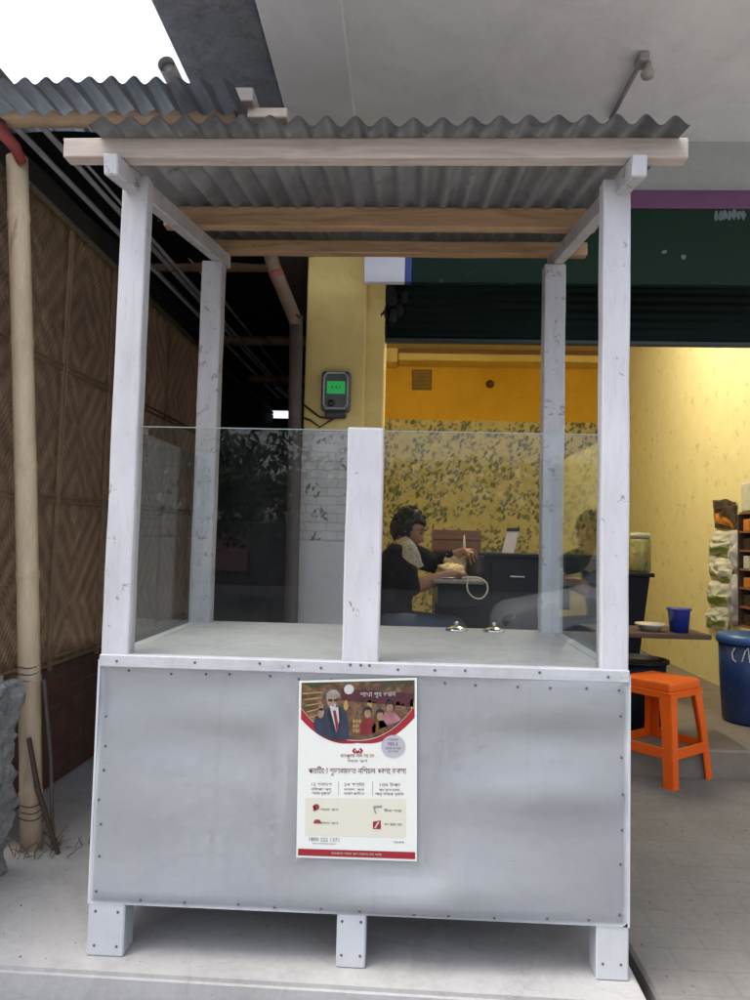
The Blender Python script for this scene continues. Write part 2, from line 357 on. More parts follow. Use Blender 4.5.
# ================================================================== GROUND
structure(build('road', MB().grid(lambda u, v: (-40+80*u, -45+85*v, -.2), 8, 8), concrete('asphalt', (.075, .075, .078), (.045, .045, .047), .5, .4)))
structure(build('road_apron', MB().box((-12, -4.7, -.3), (12, 7, -.196), .01), M_ROAD))
fe = [atz(-10, 967, 0), atz(340, 988, 0)]
yl = fe[0].y; yr = fe[1].y + (fe[1].y-fe[0].y)/(fe[1].x-fe[0].x)*(.80-fe[1].x); xl = fe[0].x
def edge_y(x): return yl + (yr-yl)*(x-xl)/(.80-xl)
mb = MB(); mb.poly([(-3.2, edge_y(-3.2), 0), (.795, edge_y(.795), 0), (.83, 1.97, 0), (-.36, 8, 0), (-3.2, 8, 0)], 0, (0, 0, -.195))
bmesh.ops.bevel(mb.bm, geom=[e for e in mb.bm.edges if all(abs(v.co.z) < 1e-4 for v in e.verts)], offset=.012, segments=2, affect='EDGES')
structure(build('platform', mb, M_PLAT))
structure(build('step', MB().box((-3.2, yl-.55, -.196), (.72, yr-.03, -.10), .01), M_STEP))
structure(build('pavement', MB().box((.84, -3.0, -.196), (4.5, 1.965, -.03), .01), M_PAVER))
structure(build('shop_floor', MB().box((-.35, 1.97, -.19), (4.5, 6.9, .12), .012), M_SHOPFLOOR))

# ================================================================== KIOSK
h = .765; HS = .8404; HG = 1.5335; SL = .15
K = thing('food_kiosk', (0, .45, 0), 'silver and white food kiosk with glass front and corrugated tin roof on concrete platform', 'kiosk')
PW = .081
def rz(y): return 2.245 + SL*y            # underside of the rafters
def post(x0, x1, y0, y1, z0, z1, mt, nm='corner_post'):
    return build(nm, hewn(MB().box((x0, y0, z0), (x1, y1, z1), .006, seg=2), seed=x0+y0), mt, K)
post(-h, -h+PW, 0, .055, HS-.02, rz(.0)+.054, M_POST); post(h-PW, h, 0, .055, HS-.02, rz(.0)+.050, M_POST)
post(-h, -h+.088, .87, .94, HS, rz(.87), M_POSTD); post(h-.088, h, .87, .94, HS, rz(.87), M_POSTD)
build('middle_post', hewn(MB().box((-.056, -.004, HS-.012), (.052, .04, HG+.004), .006, seg=2), seed=2), M_POST, K)
# front sheet with its dents
random.seed(3)
dents = [(random.uniform(-.75, .75), random.uniform(.15, .84), random.uniform(.18, .50), random.uniform(.06, .14), random.uniform(-.009, .009)) for _ in range(24)]
dents += [(-.33, .70, .30, .07, -.010), (-.5, .62, .2, .08, .008), (.5, .5, .28, .06, -.010), (.55, .66, .2, .05, .007), (.05, .24, .4, .06, -.006)]
def dent(x, z):
    d = 0
    for a, b, sx, sz, am in dents: d += 1.8*am*math.exp(-((x-a)/sx)**2-((z-b)/sz)**2)
    ed = min(1, min(x+h, h-x, z-.15, HS-z)/.022); 
    pin = lambda t, a, b: max(0, min(1, (t-a)/.08+1, (b-t)/.08+1))      # the sheet is stiffened where the poster is pasted on
    return d*max(0, ed)*(1-.9*pin(x, -.21, .21)*pin(z, .28, .84))
def panel(u, v):
    x = -h+2*h*u; z = .148 + (HS-.148)*v; return (x, -.007+dent(x, z), z)
FP = build('front_panel', MB().grid(panel, 90, 50, thick=-.003), M_SILVER, K)
build('side_panel', MB().box((-h-.003, -.008, .147), (-h+.003, .94, HS)), M_SILVER, K)
build('side_panel', MB().box((h-.003, -.008, .147), (h+.003, .94, HS)), M_SILVER, K)
build('back_panel', MB().box((-h+.004, .936, .012), (h-.004, .944, HS)), M_SILVER, K)  # lower part added to darken the gap under the kiosk
build('bottom_shelf', MB().box((-h+.005, .003, .152), (h-.005, .934, .17)), M_DARKWOOD, K)
build('countertop', MB().box((-h+.002, .045, HS-.012), (h-.002, .955, HS+.012), .003), M_COUNTER, K)
build('sill_strip', MB().box((-h+.001, -.013, HS-.020), (h-.001, .018, HS+.016), .003), M_SILL, K)
# feet wrapped in sheet metal
for i, (x0, x1) in enumerate(((-h-.002, -h+.105), (-.05, .033), (h-.088, h+.002))):
    f = MB().box((x0, -.004, 0), (x1, .075, .155), .004)
    build('foot', f, M_SILVER, K)
    build('foot', MB().box((x0, .86, 0), (x1, .93, .152), .004), M_POSTD, K)
# rivets
rv = MB().lathe([(.0001, 0), (.0042, 0), (.0036, .0016), (.0018, .0024), (.0001, .0026)], n=8)
rme = bpy.data.meshes.new('rivet'); rv.bm.transform(Matrix.Rotation(R(90), 4, 'X')); rv.bm.to_mesh(rme); rv.bm.free(); rme.materials.append(M_RIVET)
def rivet(x, y, z):
    o = bpy.data.objects.new('rivet', rme); col.objects.link(o); o.parent = FP; o.location = Vector((x, (-.0074+dent(x, z)) if abs(y+.0102) < 1e-6 else y, z))-origin(FP)
random.seed(5); J = lambda a: random.uniform(-a, a)
for z in (.18, .27, .36, .44, .52, .60, .68, .76): rivet(-h+.022+J(.006), -.0102, z+J(.012))
for z in (.19, .31, .42, .52, .62, .72): rivet(h-.022+J(.005), -.0102, z+J(.012))
for k in range(15):
    x = -.70+1.40*k/14+J(.02)
    if k % 2 == 0 or k in (5, 9): rivet(x, -.0132, HS+J(.004))
    rivet(x+.03, -.0102, HS-.036+J(.004))
for k in range(11): rivet(-.60+1.26*k/10+J(.02), -.0102, .163+J(.003))
for x in (-h+.02, -h+.085): rivet(x, -.0042, .03); rivet(x, -.0042, .125)
for x in (-.035, .018): rivet(x, -.0042, .035); rivet(x, -.0042, .128)
for x in (h-.07, h-.02): rivet(x, -.0042, .045)
for x in (-.03, .0, .025): rivet(x, -.0042 if 0 else -.0132, HS+.008)
# glass
build('glass_pane', MB().box((-h+PW+.001, .020, HS+.017), (-.057, .025, HG-.003)), M_GLASS, K, label='left front glass pane')
build('glass_pane', MB().box((.053, .020, HS+.017), (h-PW-.001, .025, HG-.003)), M_GLASS, K, label='right front glass pane')
build('glass_pane', MB().box((-h+.045, .072, HS+.013), (-h+.050, .868, HG-.003)), M_GLASS, K, label='left side glass pane')
build('glass_pane', MB().box((h-.050, .072, HS+.013), (h-.045, .868, HG-.003)), M_GLASS, K, label='right side glass pane')
for x0, x1 in ((-h+PW+.001, -.057), (.053, h-PW-.001)):
    build('glass_edge', MB().box((x0, .0195, HG-.0028), (x1, .0255, HG-.0002)), flat('ground_glass_edge', (.22, .27, .26), .3), K)
# roof timbers
for x0, x1 in ((at(111, 157, -.155).x, -.70), (at(640, 166, -.155).x, .735)):
    build('rafter', hewn(MB().beam((x0, -.155, rz(-.155)+.03), (x1, 1.02, rz(1.02)+.03), .042, .06), seed=x0), M_POSTD, K)
def cross(y, x0, x1, hh, mt, tilt=0):
    z = rz(y)+.061+hh/2
    build('roof_batten', hewn(MB().beam((x0, y, z), (x1, y, z+tilt), .05, hh, .003), seed=y), mt, K)
b1l, b1r = at(66, 148, -.1), at(687, 147, -.1)
cross(-.09, b1l.x, b1r.x, .058, M_BEAM, .004)
cross(.60, at(166, 212, .6).x, at(596, 212, .6).x, .078, M_BEAM2)
cross(1.0, at(208, 247, 1.0).x, at(586, 247, 1.0).x, .055, M_BEAM2)
def roofsheet(x0, x1, y0, y1, zf, pitch, amp, thick=.004, wob=.004):
    nw = int((x1-x0)/pitch); x1 = x0+nw*pitch; nu = nw*10
    def fn(u, v):
        x = x0+(x1-x0)*u; y = y0+(y1-y0)*v
        return (x, y + (1-v)*wob*3*mnoise.noise(Vector((x*3, 1.3, 0))), zf(y) - amp*(1+.35*mnoise.noise(Vector((x*4.7, y*.8, 2))))*math.cos(2*math.pi*(x-x0)/pitch + .5*mnoise.noise(Vector((x*2.1, y*.5, 7)))) + wob*mnoise.noise(Vector((x*2.2, y*1.2, 4))))
    return MB().grid(fn, nu, 16, thick=thick)
rs0, rs1 = at(84, 125, -.22).x, at(698, 125, -.22).x
build('roof_sheet', roofsheet(rs0, rs1, -.20, 1.16, lambda y: rz(y)+.061+.062+.017+(y+.09)*.012, .0785, .0140), M_TIN, K)

# ================================================================== POSTER
PY = -.0165
PC = [at(299, 681, PY), at(417, 678, PY), at(417, 862, PY), at(296, 858, PY)]     # tl tr br bl
def pp(u, v, k=0):        # u to the right, v down, both 0..1; k = ink layer
    p = PC[0].lerp(PC[1], u).lerp(PC[3].lerp(PC[2], u), v); p.y = -.0125 - .0004*k
    return p
PO = thing('poster', pp(.5, .5), 'white poster with red bands and a photo of a suited man on the kiosk front', 'poster')
ink = {}
def I(name, c):
    if name not in ink: ink[name] = (mat('ink_'+name, tuple(x*.56 for x in c), .8, .65, 38, bmp=0) if name in PHOTO else flat('ink_'+name, tuple(x*.56 for x in c), .8))
    return ink[name]
PHOTO = ('maroon', 'leaf', 'navy', 'skin', 'skin2', 'hairgrey', 'tie', 'cloth58', 'cloth69', 'cloth77', 'gold', 'brownprint')
build('paper', MB().poly([pp(0, 0), pp(1, 0), pp(1, 1), pp(0, 1)], 0, (0, .0012, 0)), mat('poster_paper', (.62, .63, .59), .4, .04, 5, bmp=0), PO)
def arc(u, d=0): return .345 + d - .30*(abs(u-.5)/.48)**2.2*.62     # lower edge of the photo
def sheet(name, mt, pts, k): return build(name, MB().poly([pp(u, v, k) for u, v in pts]), mt, PO)
us = [.02+.96*i/24 for i in range(25)]
def photo_ink():
    mt, n, b = nt('ink_photo_ground'); v = coords(n, (60, 60, 60)); f = nz(n, v, .55, 6, .7); vo = node(n, 'ShaderNodeTexVoronoi', i_Scale=1.2); n.links.new(v, vo.inputs['Vector'])
    cc = ramp(n, f, [(.3, (.018, .008, .006)), (.48, (.07, .034, .016)), (.62, (.16, .09, .04)), (.8, (.30, .22, .12))])
    cc = mixc(n, .15, cc, vo.outputs['Color'], 'SOFT_LIGHT'); n.links.new(cc, b.inputs['Base Color']); b.inputs['Roughness'].default_value = .4; return mt
band = build('red_band', MB().poly([pp(u, arc(u), 1) for u in us]+[pp(u, max(arc(u)+.004, min(.36, arc(u)+.012+.05*abs(u-.5)/.5)), 1) for u in reversed(us)]), I('red', (.45, .015, .03)), PO)
ph = build('printed_photo', MB().poly([pp(.02, .012, 2), pp(.98, .012, 2)]+[pp(u, arc(u)-.004, 2) for u in reversed(us)]), photo_ink(), PO)
def ell(cx, cy, rx, ry, k, n=18, rot=0):
    return [pp(cx+rx*math.cos(t)*math.cos(rot)-ry*.66*math.sin(t)*math.sin(rot), cy+ry*math.sin(t)*math.cos(rot)+rx*.66*math.cos(t)*math.sin(rot), k) for t in [2*math.pi*i/n for i in range(n)]]
def inkpart(name, polys, mt, parent): # several inked shapes of one figure make one printed part
    mb = MB()
    for p in polys: mb.poly(p)
    return build(name, mb, mt, parent)
P_ = lambda pts, k: [pp(u, v, k) for u, v in pts]
inkpart('printed_awning', [P_([(.36, .05), (.97, .085), (.97, .16), (.36, .115)], 3)], I('maroon', (.11, .02, .03)), ph)
inkpart('printed_emblem', [ell(.425, .055, .042, .028, 4)], I('white', (.75, .74, .72)), ph)
inkpart('printed_foliage', [P_([(.6, .013), (.97, .013), (.97, .045), (.85, .03), (.75, .045), (.68, .025)], 3), P_([(.03, .013), (.3, .013), (.22, .03), (.1, .04)], 3)], I('leaf', (.07, .08, .03)), ph)
# the man in a suit
man = [P_([(.155, .30), (.17, .22), (.225, .165), (.27, .155), (.34, .15), (.40, .175), (.42, .24), (.43, .335), (.33, .345), (.22, .322)], 5)]
inkpart('printed_suit', man, I('navy', (.035, .05, .09)), ph)
inkpart('printed_sleeve', [P_([(.155, .30), (.125, .245), (.15, .20), (.185, .235), (.20, .26)], 6)], I('navy', (.035, .05, .09)), ph)
inkpart('printed_shirt', [P_([(.265, .155), (.335, .152), (.345, .23), (.325, .30)], 6)], I('white', (.75, .74, .72)), ph)
inkpart('printed_tie', [P_([(.29, .172), (.315, .172), (.345, .27), (.325, .30)], 7)], I('tie', (.38, .03, .05)), ph)
inkpart('printed_face', [ell(.292, .118, .050, .048, 7)], I('skin', (.55, .33, .23)), ph)
inkpart('printed_hair', [P_([(.235, .115), (.235, .075), (.27, .055), (.32, .055), (.348, .08), (.345, .105), (.33, .085), (.26, .088)], 8)], I('hairgrey', (.45, .42, .40)), ph)
inkpart('printed_beard', [ell(.295, .152, .030, .016, 8)], I('white', (.75, .74, .72)), ph)
inkpart('printed_glasses', [P_([(.25, .106), (.288, .108), (.286, .122), (.252, .12)], 9), P_([(.296, .108), (.335, .106), (.332, .12), (.298, .122)], 9)], I('dark', (.02, .02, .025)), ph)
inkpart('printed_hand', [ell(.19, .185, .026, .030, 8), P_([(.17, .17), (.178, .128), (.19, .128), (.188, .17)], 8), P_([(.188, .17), (.20, .13), (.212, .135), (.204, .175)], 8)], I('skin', (.55, .33, .23)), ph)
inkpart('printed_mouth', [P_([(.278, .140), (.305, .140), (.30, .146), (.282, .146)], 10)], I('lip', (.25, .06, .05)), ph)
inkpart('printed_cheek', [P_([(.318, .10), (.342, .10), (.338, .14), (.315, .16)], 8)], I('brownprint', (.30, .15, .09)), ph)
inkpart('printed_lapel', [P_([(.262, .16), (.285, .24), (.31, .32), (.27, .25), (.245, .19)], 8), P_([(.34, .155), (.36, .20), (.335, .31), (.35, .22)], 8)], I('darkblue', (.012, .016, .03)), ph)
for q in range(9): inkpart('printed_jar', [ell(.47+.024*(q % 3), .235+.026*(q//3), .010, .011, 3, 8)], I('gold', (.60, .40, .12)), ph)
for q in range(10): inkpart('printed_bystander', [ell(.40+.06*q+(.02 if q % 2 else 0), .145+.012*(q % 3), .02, .03, 3, 10)], I('brownprint', (.30, .15, .09)) if q % 3 else I('gold', (.60, .40, .12)), ph)
for q in range(5): inkpart('printed_shelf', [P_([(.03+.012*q, .07+.035*q), (.20, .065+.03*q), (.20, .072+.03*q), (.03+.012*q, .078+.035*q)], 3)], I('gold', (.60, .40, .12)), ph)
# three customers
for hx, hy, c, w in ((.585, .185, (.30, .02, .03), .07), (.69, .20, (.22, .10, .02), .07), (.77, .155, (.55, .22, .26), .095)):
    nm = 'cloth%02d' % int(hx*100)
    inkpart('printed_clothes', [P_([(hx-w*.9, min(arc(hx)-.012, .315)), (hx-w, hy+.07), (hx-w*.4, hy+.032), (hx+w*.4, hy+.032), (hx+w, hy+.07), (hx+w*.95, min(arc(hx+w)-.008, .30))], 4)], I(nm, c), ph)
    inkpart('printed_face', [ell(hx, hy+.006, .028, .028, 5)], I('skin2', (.48, .28, .18)), ph)
    inkpart('printed_hair', [P_([(hx-.034, hy+.01), (hx-.034, hy-.022), (hx, hy-.036), (hx+.034, hy-.022), (hx+.034, hy+.01), (hx+.02, hy-.012), (hx-.02, hy-.012)], 6)], I('dark', (.02, .02, .025)), ph)
def word(body, u, v, hgt, c, k=3, align='CENTER', parent=None, bold=0, wid=None, nm='printed_text'):
    W_ = (PC[1]-PC[0]).length; H_ = (PC[3]-PC[0]).length
    me = text_mesh(body, hgt*H_*1.35, align)
    xs = [w.co.x for w in me.vertices]
    s = (wid*W_/max(1e-6, max(xs)-min(xs))) if (wid and xs) else 1
    for w in me.vertices: w.co = pp(u + w.co.x*s/W_, v - w.co.y/H_, k)
    mb = MB().mesh(me, smooth=False); bpy.data.meshes.remove(me)
    return build(nm, mb, c, parent or PO)
RED, DK, MID = I('red', (.45, .015, .03)), I('darkred', (.16, .015, .03)), I('grey', (.20, .19, .19))
word('শাখা গৃহ ভৱন', .67, .098, .026, I('white', (.75, .74, .72)), 5, parent=ph, wid=.30)
# round sticker at the photo's lower right
inkpart('round_sticker', [ell(.80, .375, .10, .062, 4)], I('lavender', (.66, .63, .70)), PO)
word('ভাৰতৰ', .80, .345, .013, MID, 6, wid=.09); word('নং1', .80, .373, .022, I('violet', (.14, .06, .25)), 6, wid=.08)
word('বিশ্বাসৰ নাম', .80, .392, .012, MID, 6, wid=.13); word('ঋণ সেৱা', .80, .408, .010, MID, 6, wid=.09)
# logo
inkpart('logo', [P_([(.455, .40), (.475, .385), (.49, .388), (.475, .40), (.49, .412), (.475, .416)], 3), P_([(.55, .40), (.53, .385), (.515, .388), (.53, .40), (.515, .412), (.53, .416)], 3), P_([(.487, .41), (.487, .392), (.5025, .402), (.518, .392), (.518, .41), (.5025, .416)], 3)], RED, PO)
word('মণপুৰম গল লোন', .50, .437, .020, RED, wid=.28); word('গহনা ঋণ', .50, .464, .016, MID, wid=.17)
word('পতিটো শুভাৰমভত নিশচল ধৰণে ভৰসা', .50, .527, .033, DK, wid=.82)
for u, a, b_, c in ((.20, '12 শতাংশ', 'নিৰাপদ ঋণ', 'সহজ চুকতি'), (.475, '24 ঘণটা', 'নগদ ধন', 'ততকাল পৰিশোধ'), (.77, '100 টকা', 'কম সুদৰ হাৰত', 'আৰু অনেক সুবিধা')):
    word(a, u, .595, .017, MID, wid=.17); word(b_, u, .622, .014, DK, wid=.17); word(c, u, .644, .014, DK, wid=.17 if u < .7 else .24)
for u in (.345, .63): sheet('divider', I('rule', (.55, .50, .44)), [(u-.002, .57), (u+.002, .57), (u+.002, .65), (u-.002, .65)], 2)
sheet('tint_block', I('cream', (1.0, .97, .80)), [(.07, .665), (.91, .665), (.91, .875), (.07, .875)], 1)
for u, v, t in ((.27, .735, 'গহনা ঋণ'), (.80, .735, 'বীমা সেৱা'), (.27, .81, 'বাহন ঋণ'), (.80, .81, 'ধন পঠোৱা')): word(t, u, v, .014, MID, wid=.15)
inkpart('printed_icon', [ell(.165, .715, .022, .017, 3), P_([(.13, .71), (.15, .70), (.16, .735), (.14, .74)], 3)], I('iconred', (.40, .06, .06)), PO)
inkpart('printed_icon', [P_([(.635, .705), (.71, .70), (.71, .712), (.65, .716), (.665, .745), (.65, .745)], 3)], I('icongrey', (.40, .40, .44)), PO)
inkpart('printed_icon', [P_([(.14, .80), (.155, .785), (.19, .785), (.205, .80), (.205, .807), (.14, .807)], 3)], I('iconred', (.40, .06, .06)), PO)
inkpart('printed_icon', [P_([(.635, .79), (.70, .782), (.70, .83), (.635, .83)], 3)], RED, PO)
inkpart('printed_icon_stroke', [P_([(.645, .825), (.675, .79), (.69, .79), (.66, .825)], 4)], I('white', (.75, .74, .72)), PO)
word('1800 222 1371', .23, .905, .022, MID, wid=.25); word('গহনাৰ ঋণৰ বাবে যোগাযোগ', .23, .923, .009, MID, wid=.20)
word('সেৱা কৰক', .85, .905, .012, MID, wid=.09)
sheet('red_strip', RED, [(.015, .950), (.985, .950), (.985, .988), (.015, .988)], 2)
word('ততকাল গহনা ঋণ সকলোৰে বাবে', .5, .975, .013, I('white', (.75, .74, .72)), 4, wid=.42)
LAMP, SKY, SUNE, EXPO = 115, .15, 1.2, 1.5
# ================================================================== BAMBOO SHED ON THE LEFT
g0 = atz(29, 848, 0); XW = at(17, 158, g0.y).x - .07      # the wall stands just behind the upright pole
SY = g0.y
SH = thing('bamboo_shed', (XW, SY, 0), 'bamboo mat shed with a corrugated tin roof along the left side of the kiosk', 'shed')
zm = atx(60, 665, XW).z; ztop = atx(28, 183, XW).z
build('woven_mat', MB().grid(lambda u, v: (XW + .012*mnoise.noise(Vector((u*9, v*3, 0))), SY-1.2+4.3*u, zm-.02+(ztop-zm)*v), 60, 16, thick=.006), M_MAT, SH)
build('brick_base', MB().box((XW-.12, SY-.05, 0), (XW+.01, SY+3.08, zm+.01), .008), M_BRICK, SH)
build('shade_side_wall', MB().box((XW-.1, SY+3.1, 0), (XW+.005, SY+6.2, 2.75)), mat('shade_dark_wall', (.055, .05, .048), .9, .4, 4), SH)  # wall beyond the mat; the passage shade is put into its near-black colour
def batten(a, b, mt=M_SPLIT, w=.014):
    mb = MB()
    for s in (-.011, .011):
        a2, b2 = Vector(a), Vector(b)
        ax = 2 if abs(a2.z-b2.z) < .3 else 1
        a2[ax] += s; b2[ax] += s
        mb.tube([a2, a2.lerp(b2, .33)+Vector((0, J(.006), J(.006))), a2.lerp(b2, .66)+Vector((0, J(.006), J(.006))), b2], [.008]*4, 6)
    build('mat_batten', mb, mt, SH)
XB = XW+.02
for py in (352, 498): z = atx(30, py, XB).z; batten((XB, SY-1.1, z), (XB, SY+3.1, z+.03))
for px in (62, 108, 165): y = atx(px, 400, XB).y; batten((XB, y, zm), (XB, y+.02, 2.7))
batten((XB, SY-1.1, zm+.03), (XB, SY+3.1, zm+.05))
def culm(a, b, r0, r1, mt, name, node_len=.38, parent=None, bow=0):
    """a bamboo culm: swollen rings at the nodes"""
    a, b = Vector(a), Vector(b); L = (b-a).length; pts, rs = [], []; t = 0; k = random.uniform(.1, .3)
    side = Vector((.7, .2, 0))
    def put(s, f): pts.append(a.lerp(b, s)+side*bow*math.sin(math.pi*s)); rs.append((r0+(r1-r0)*s)*f)
    put(0, 1)
    while k < L-.08:
        for d, f in ((-.022, 1.0), (-.008, 1.05), (-.003, 1.10), (.003, 1.02), (.008, 1.09), (.022, 1.0)): put((k+d)/L, f)
        k += node_len*random.uniform(.85, 1.15)
    put(1, 1); return build(name, MB().tube(pts, rs, 16), mt, parent)
pt = at(17, 158, SY); pb = Vector((g0.x+.01, SY, 0))
culm(pb, pt, .041, .041, M_BAMB, 'upright_pole', .46, SH, .01)
for z in (.10, .62): build('wire_tie', MB().tube([pb.lerp(pt, (z+.006*math.sin(t*2)+.004*t)/pt.z)+Vector((.044*math.cos(t), .044*math.sin(t), 0)) for t in [i*.4 for i in range(48)]], .0025, 5), M_RIVET, SH)
pz = at(60, 121, SY).z
fp0 = Vector((XW-1.0, SY-.02, pz-.01)); fp1 = at(236, 118, SY-.02)
culm(fp0, fp1, .034, .032, mat('yellow_bamboo', (.52, .37, .24), .5, .3, 5, stretch=(.8, 4, 4)), 'front_pole', .5, SH)
for py, d in ((265, 4.47), (340, 6.1), (378, 7.6)):
    Y = d+CAM.y; p = at(210, py, Y)
    culm((XW-.3, Y, p.z), (-.45, Y, p.z), .045, .04, M_BAMBD, 'purlin', .5, SH)
p = at(10, 138, SY-.04); build('red_binding', MB().tube([p+Vector((-.07, .02, .10)), p+Vector((-.01, -.03, .0)), p+Vector((.035, -.02, -.05)), p+Vector((.05, .01, -.10))], [.022, .026, .024, .02], 8), mat('red_rag', (.24, .04, .035), .8, .4, 20), SH)
xa_ = at(304, 400, 1.6).x; M_DKWALL = mat('shade_dark_wall', (.055, .05, .048), .9, .4, 4)  # near-black wall colour with the shade of the passage painted in
ye = SY-.27; ze = at(100, 80, ye).z
def shz(y): return ze + (y-ye)*.035
rx1 = at(236, 90, ye).x
build('roof_sheet', roofsheet(XW-1.2, rx1, ye, SY+6.3, shz, .082, .013), M_TIN2, SH)
build('roof_gap_blocker', MB().box((rx1-.06, SY+.9, shz(SY+3)-.30), (xa_+.03, SY+6.3, shz(SY+3)+.12)), M_DKWALL, SH)  # added strip that keeps daylight out of the gap beside the roof
build('upper_gap_blocker', MB().box((XW-.10, SY-.02, ztop-.06), (XW-.03, SY+6.2, shz(SY+6)+.02)), M_DKWALL, SH)  # added board that blocks daylight between the mat top and the roof
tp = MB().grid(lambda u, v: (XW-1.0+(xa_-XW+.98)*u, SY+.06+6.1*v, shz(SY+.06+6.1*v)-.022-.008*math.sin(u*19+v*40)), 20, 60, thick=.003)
build('shade_sheet', tp, mat('shade_sheet_black', (.014, .014, .016), .7, .3, 5, spec=.2), SH)  # black sheet added under the roof, painting the shade of the passage
# thin pale rafters running back under the sheets
for px, py, yy, r in ((21, 133, SY+.05, .013), (46, 131, SY+.05, .014), (99, 180, SY+.3, .007), (163, 283, 2.6, .010), (186, 285, 2.6, .009), (205, 284, 2.6, .009)):
    p = at(px, py, yy); build('rafter', MB().tube([(p.x, SY-.03, p.z), (p.x+.03, SY+6.1, p.z+.10)], [r, r*1.3], 7), mat('pale_lath', (.50, .51, .53), .5, .3, 9), SH)
build('eave_fringe', MB().tube([(XW+.03, SY+.02, atx(28, 184, XW+.03).z), (XW+.03, SY+1.2, atx(28, 184, XW+.03).z-.0), (XW+.03, SY+6, atx(28, 184, XW+.03).z+.05)], [.016, .018, .016], 7), mat('frayed_fringe', (.22, .17, .11), .5, .8, 60, bmp=1), SH)
p = at(166, 64, SY-.2); mbp = MB().tube([p, p+Vector((.02, .7, -.04))], .032, 16, cap=False).tube([p+Vector((.001, .03, 0)), p+Vector((.012, .5, -.03))], .026, 12)
build('roof_pole', mbp, mat('grey_pole', (.33, .31, .30), .6, .3, 8), SH)
build('pole_end', MB().lathe([(.0001, 0), (.03, 0), (.033, .01), (.033, .3), (.0001, .3)], n=16), M_BAMBD, SH, None)
e = bpy.data.objects['pole_end']; e.rotation_euler = (R(-90), 0, 0); e.location = at(241, 109, SY-.12)-origin(SH); 
p = at(244, 97, SY-.05); build('timber_block', MB().box(p-Vector((.04, .02, .028)), p+Vector((.04, .10, .028)), .004), M_BEAM, SH)
p = at(263, 115, SY); build('timber_wedge', MB().box(p-Vector((.06, .02, .02)), p+Vector((.10, .03, .02)), .004), mat('fresh_timber', (.60, .50, .42), .7, .2, 5), SH)
# far end of the covered passage, with a slit of daylight
YB = SY+6.2; s0, s1 = at(269, 418, YB), at(291, 410, YB)
M_DKWALL = mat('shade_dark_wall', (.055, .05, .048), .9, .4, 4)
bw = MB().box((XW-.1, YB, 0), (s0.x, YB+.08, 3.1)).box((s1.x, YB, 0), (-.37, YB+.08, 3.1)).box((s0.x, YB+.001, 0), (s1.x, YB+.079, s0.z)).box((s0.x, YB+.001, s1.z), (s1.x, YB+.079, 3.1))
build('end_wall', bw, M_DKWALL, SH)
structure(build('shade_floor', MB().poly([(XW+.02, 2.3, .004), (-.40, 2.3, .004), (-.40, 6.8, .004), (XW+.02, 6.8, .004)]), mat('shade_floor_dark', (.05, .043, .037), .95, .4, 4)))  # dark patch over the floor, standing in for shade in the passage
# bits beside the shed
rub = MB(); bb = bmesh.new(); bmesh.ops.create_cube(bb, size=1); bmesh.ops.subdivide_edges(bb, edges=bb.edges[:], cuts=44, use_grid_fill=True)
zt = at(5, 681, SY-.15).z; xr = at(23, 760, SY-.15).x
for v in bb.verts:
    q = v.co.copy(); w = Vector((xr-.28+q.x*.52, SY-.42+q.y*.5, zt/2+q.z*zt))
    nrm = v.co.normalized(); w += nrm*(.05*mnoise.noise(w*5)+.030*mnoise.noise(w*15)+.018*mnoise.noise(w*37)+.010*mnoise.noise(w*80)); v.co = w
rub._add(bb, 0, False); rb = build('rubble_block', rub, M_RUBBLE, loc=(xr-.3, SY-.5, 0)); tag(rb, 'rough crumbling grey block of old masonry left of the bamboo pole', 'rubble')
tag(build('iron_rod', MB().tube([atz(53, 850, 0), at(51, 760, SY+.02), at(44, 680, SY-.02)], .007, 7), M_RIVET, loc=atz(53, 850, 0)), 'thin upright rusty rod standing right beside the bamboo pole', 'rod')
p0 = at(38, 790, SY-.06); p1 = at(29, 738, SY-.06); tag(build('wooden_stick', MB().tube([Vector((p0.x+.08, p0.y+.02, 0)), p0, p1], [.009, .011, .009], 7), M_DARKWOOD, loc=p0), 'short dark stick leaning against the foot of the bamboo pole', 'stick')
tw = MB(); random.seed(11)
for k in range(34):
    c = g0+Vector((random.uniform(-.02, .22), random.uniform(-.12, .08), .008)); a = random.uniform(0, 3.1); l = random.uniform(.02, .06)
    tw.tube([c, c+Vector((l*math.cos(a), l*math.sin(a), random.uniform(0, .05)))], [.0024, .001], 4)
o = structure(build('twigs', tw, mat('dry_stalks', (.12, .11, .07), .8, .5, 30)), 'stuff')

gr = MB(); random.seed(31)
for k in range(700):
    if k % 2: x, y, z = random.uniform(-2.0, .78), random.uniform(-.03, 1.6), .0
    else: x, y, z = random.uniform(.86, 2.4), random.uniform(-.4, 1.9), -.03
    if -.8 < x < .8 and .05 < y < .9: continue
    r = random.choice((.0012, .0012, .0016, .002, .0035)); gr.blob((x, y, z+r*.5), (r, r*random.uniform(.7, 1.3), r*.7), 1, amp=.4, seed=k)
structure(build('grit', gr, mat('grit', (.16, .145, .13), .9, .6, 3)), 'stuff')
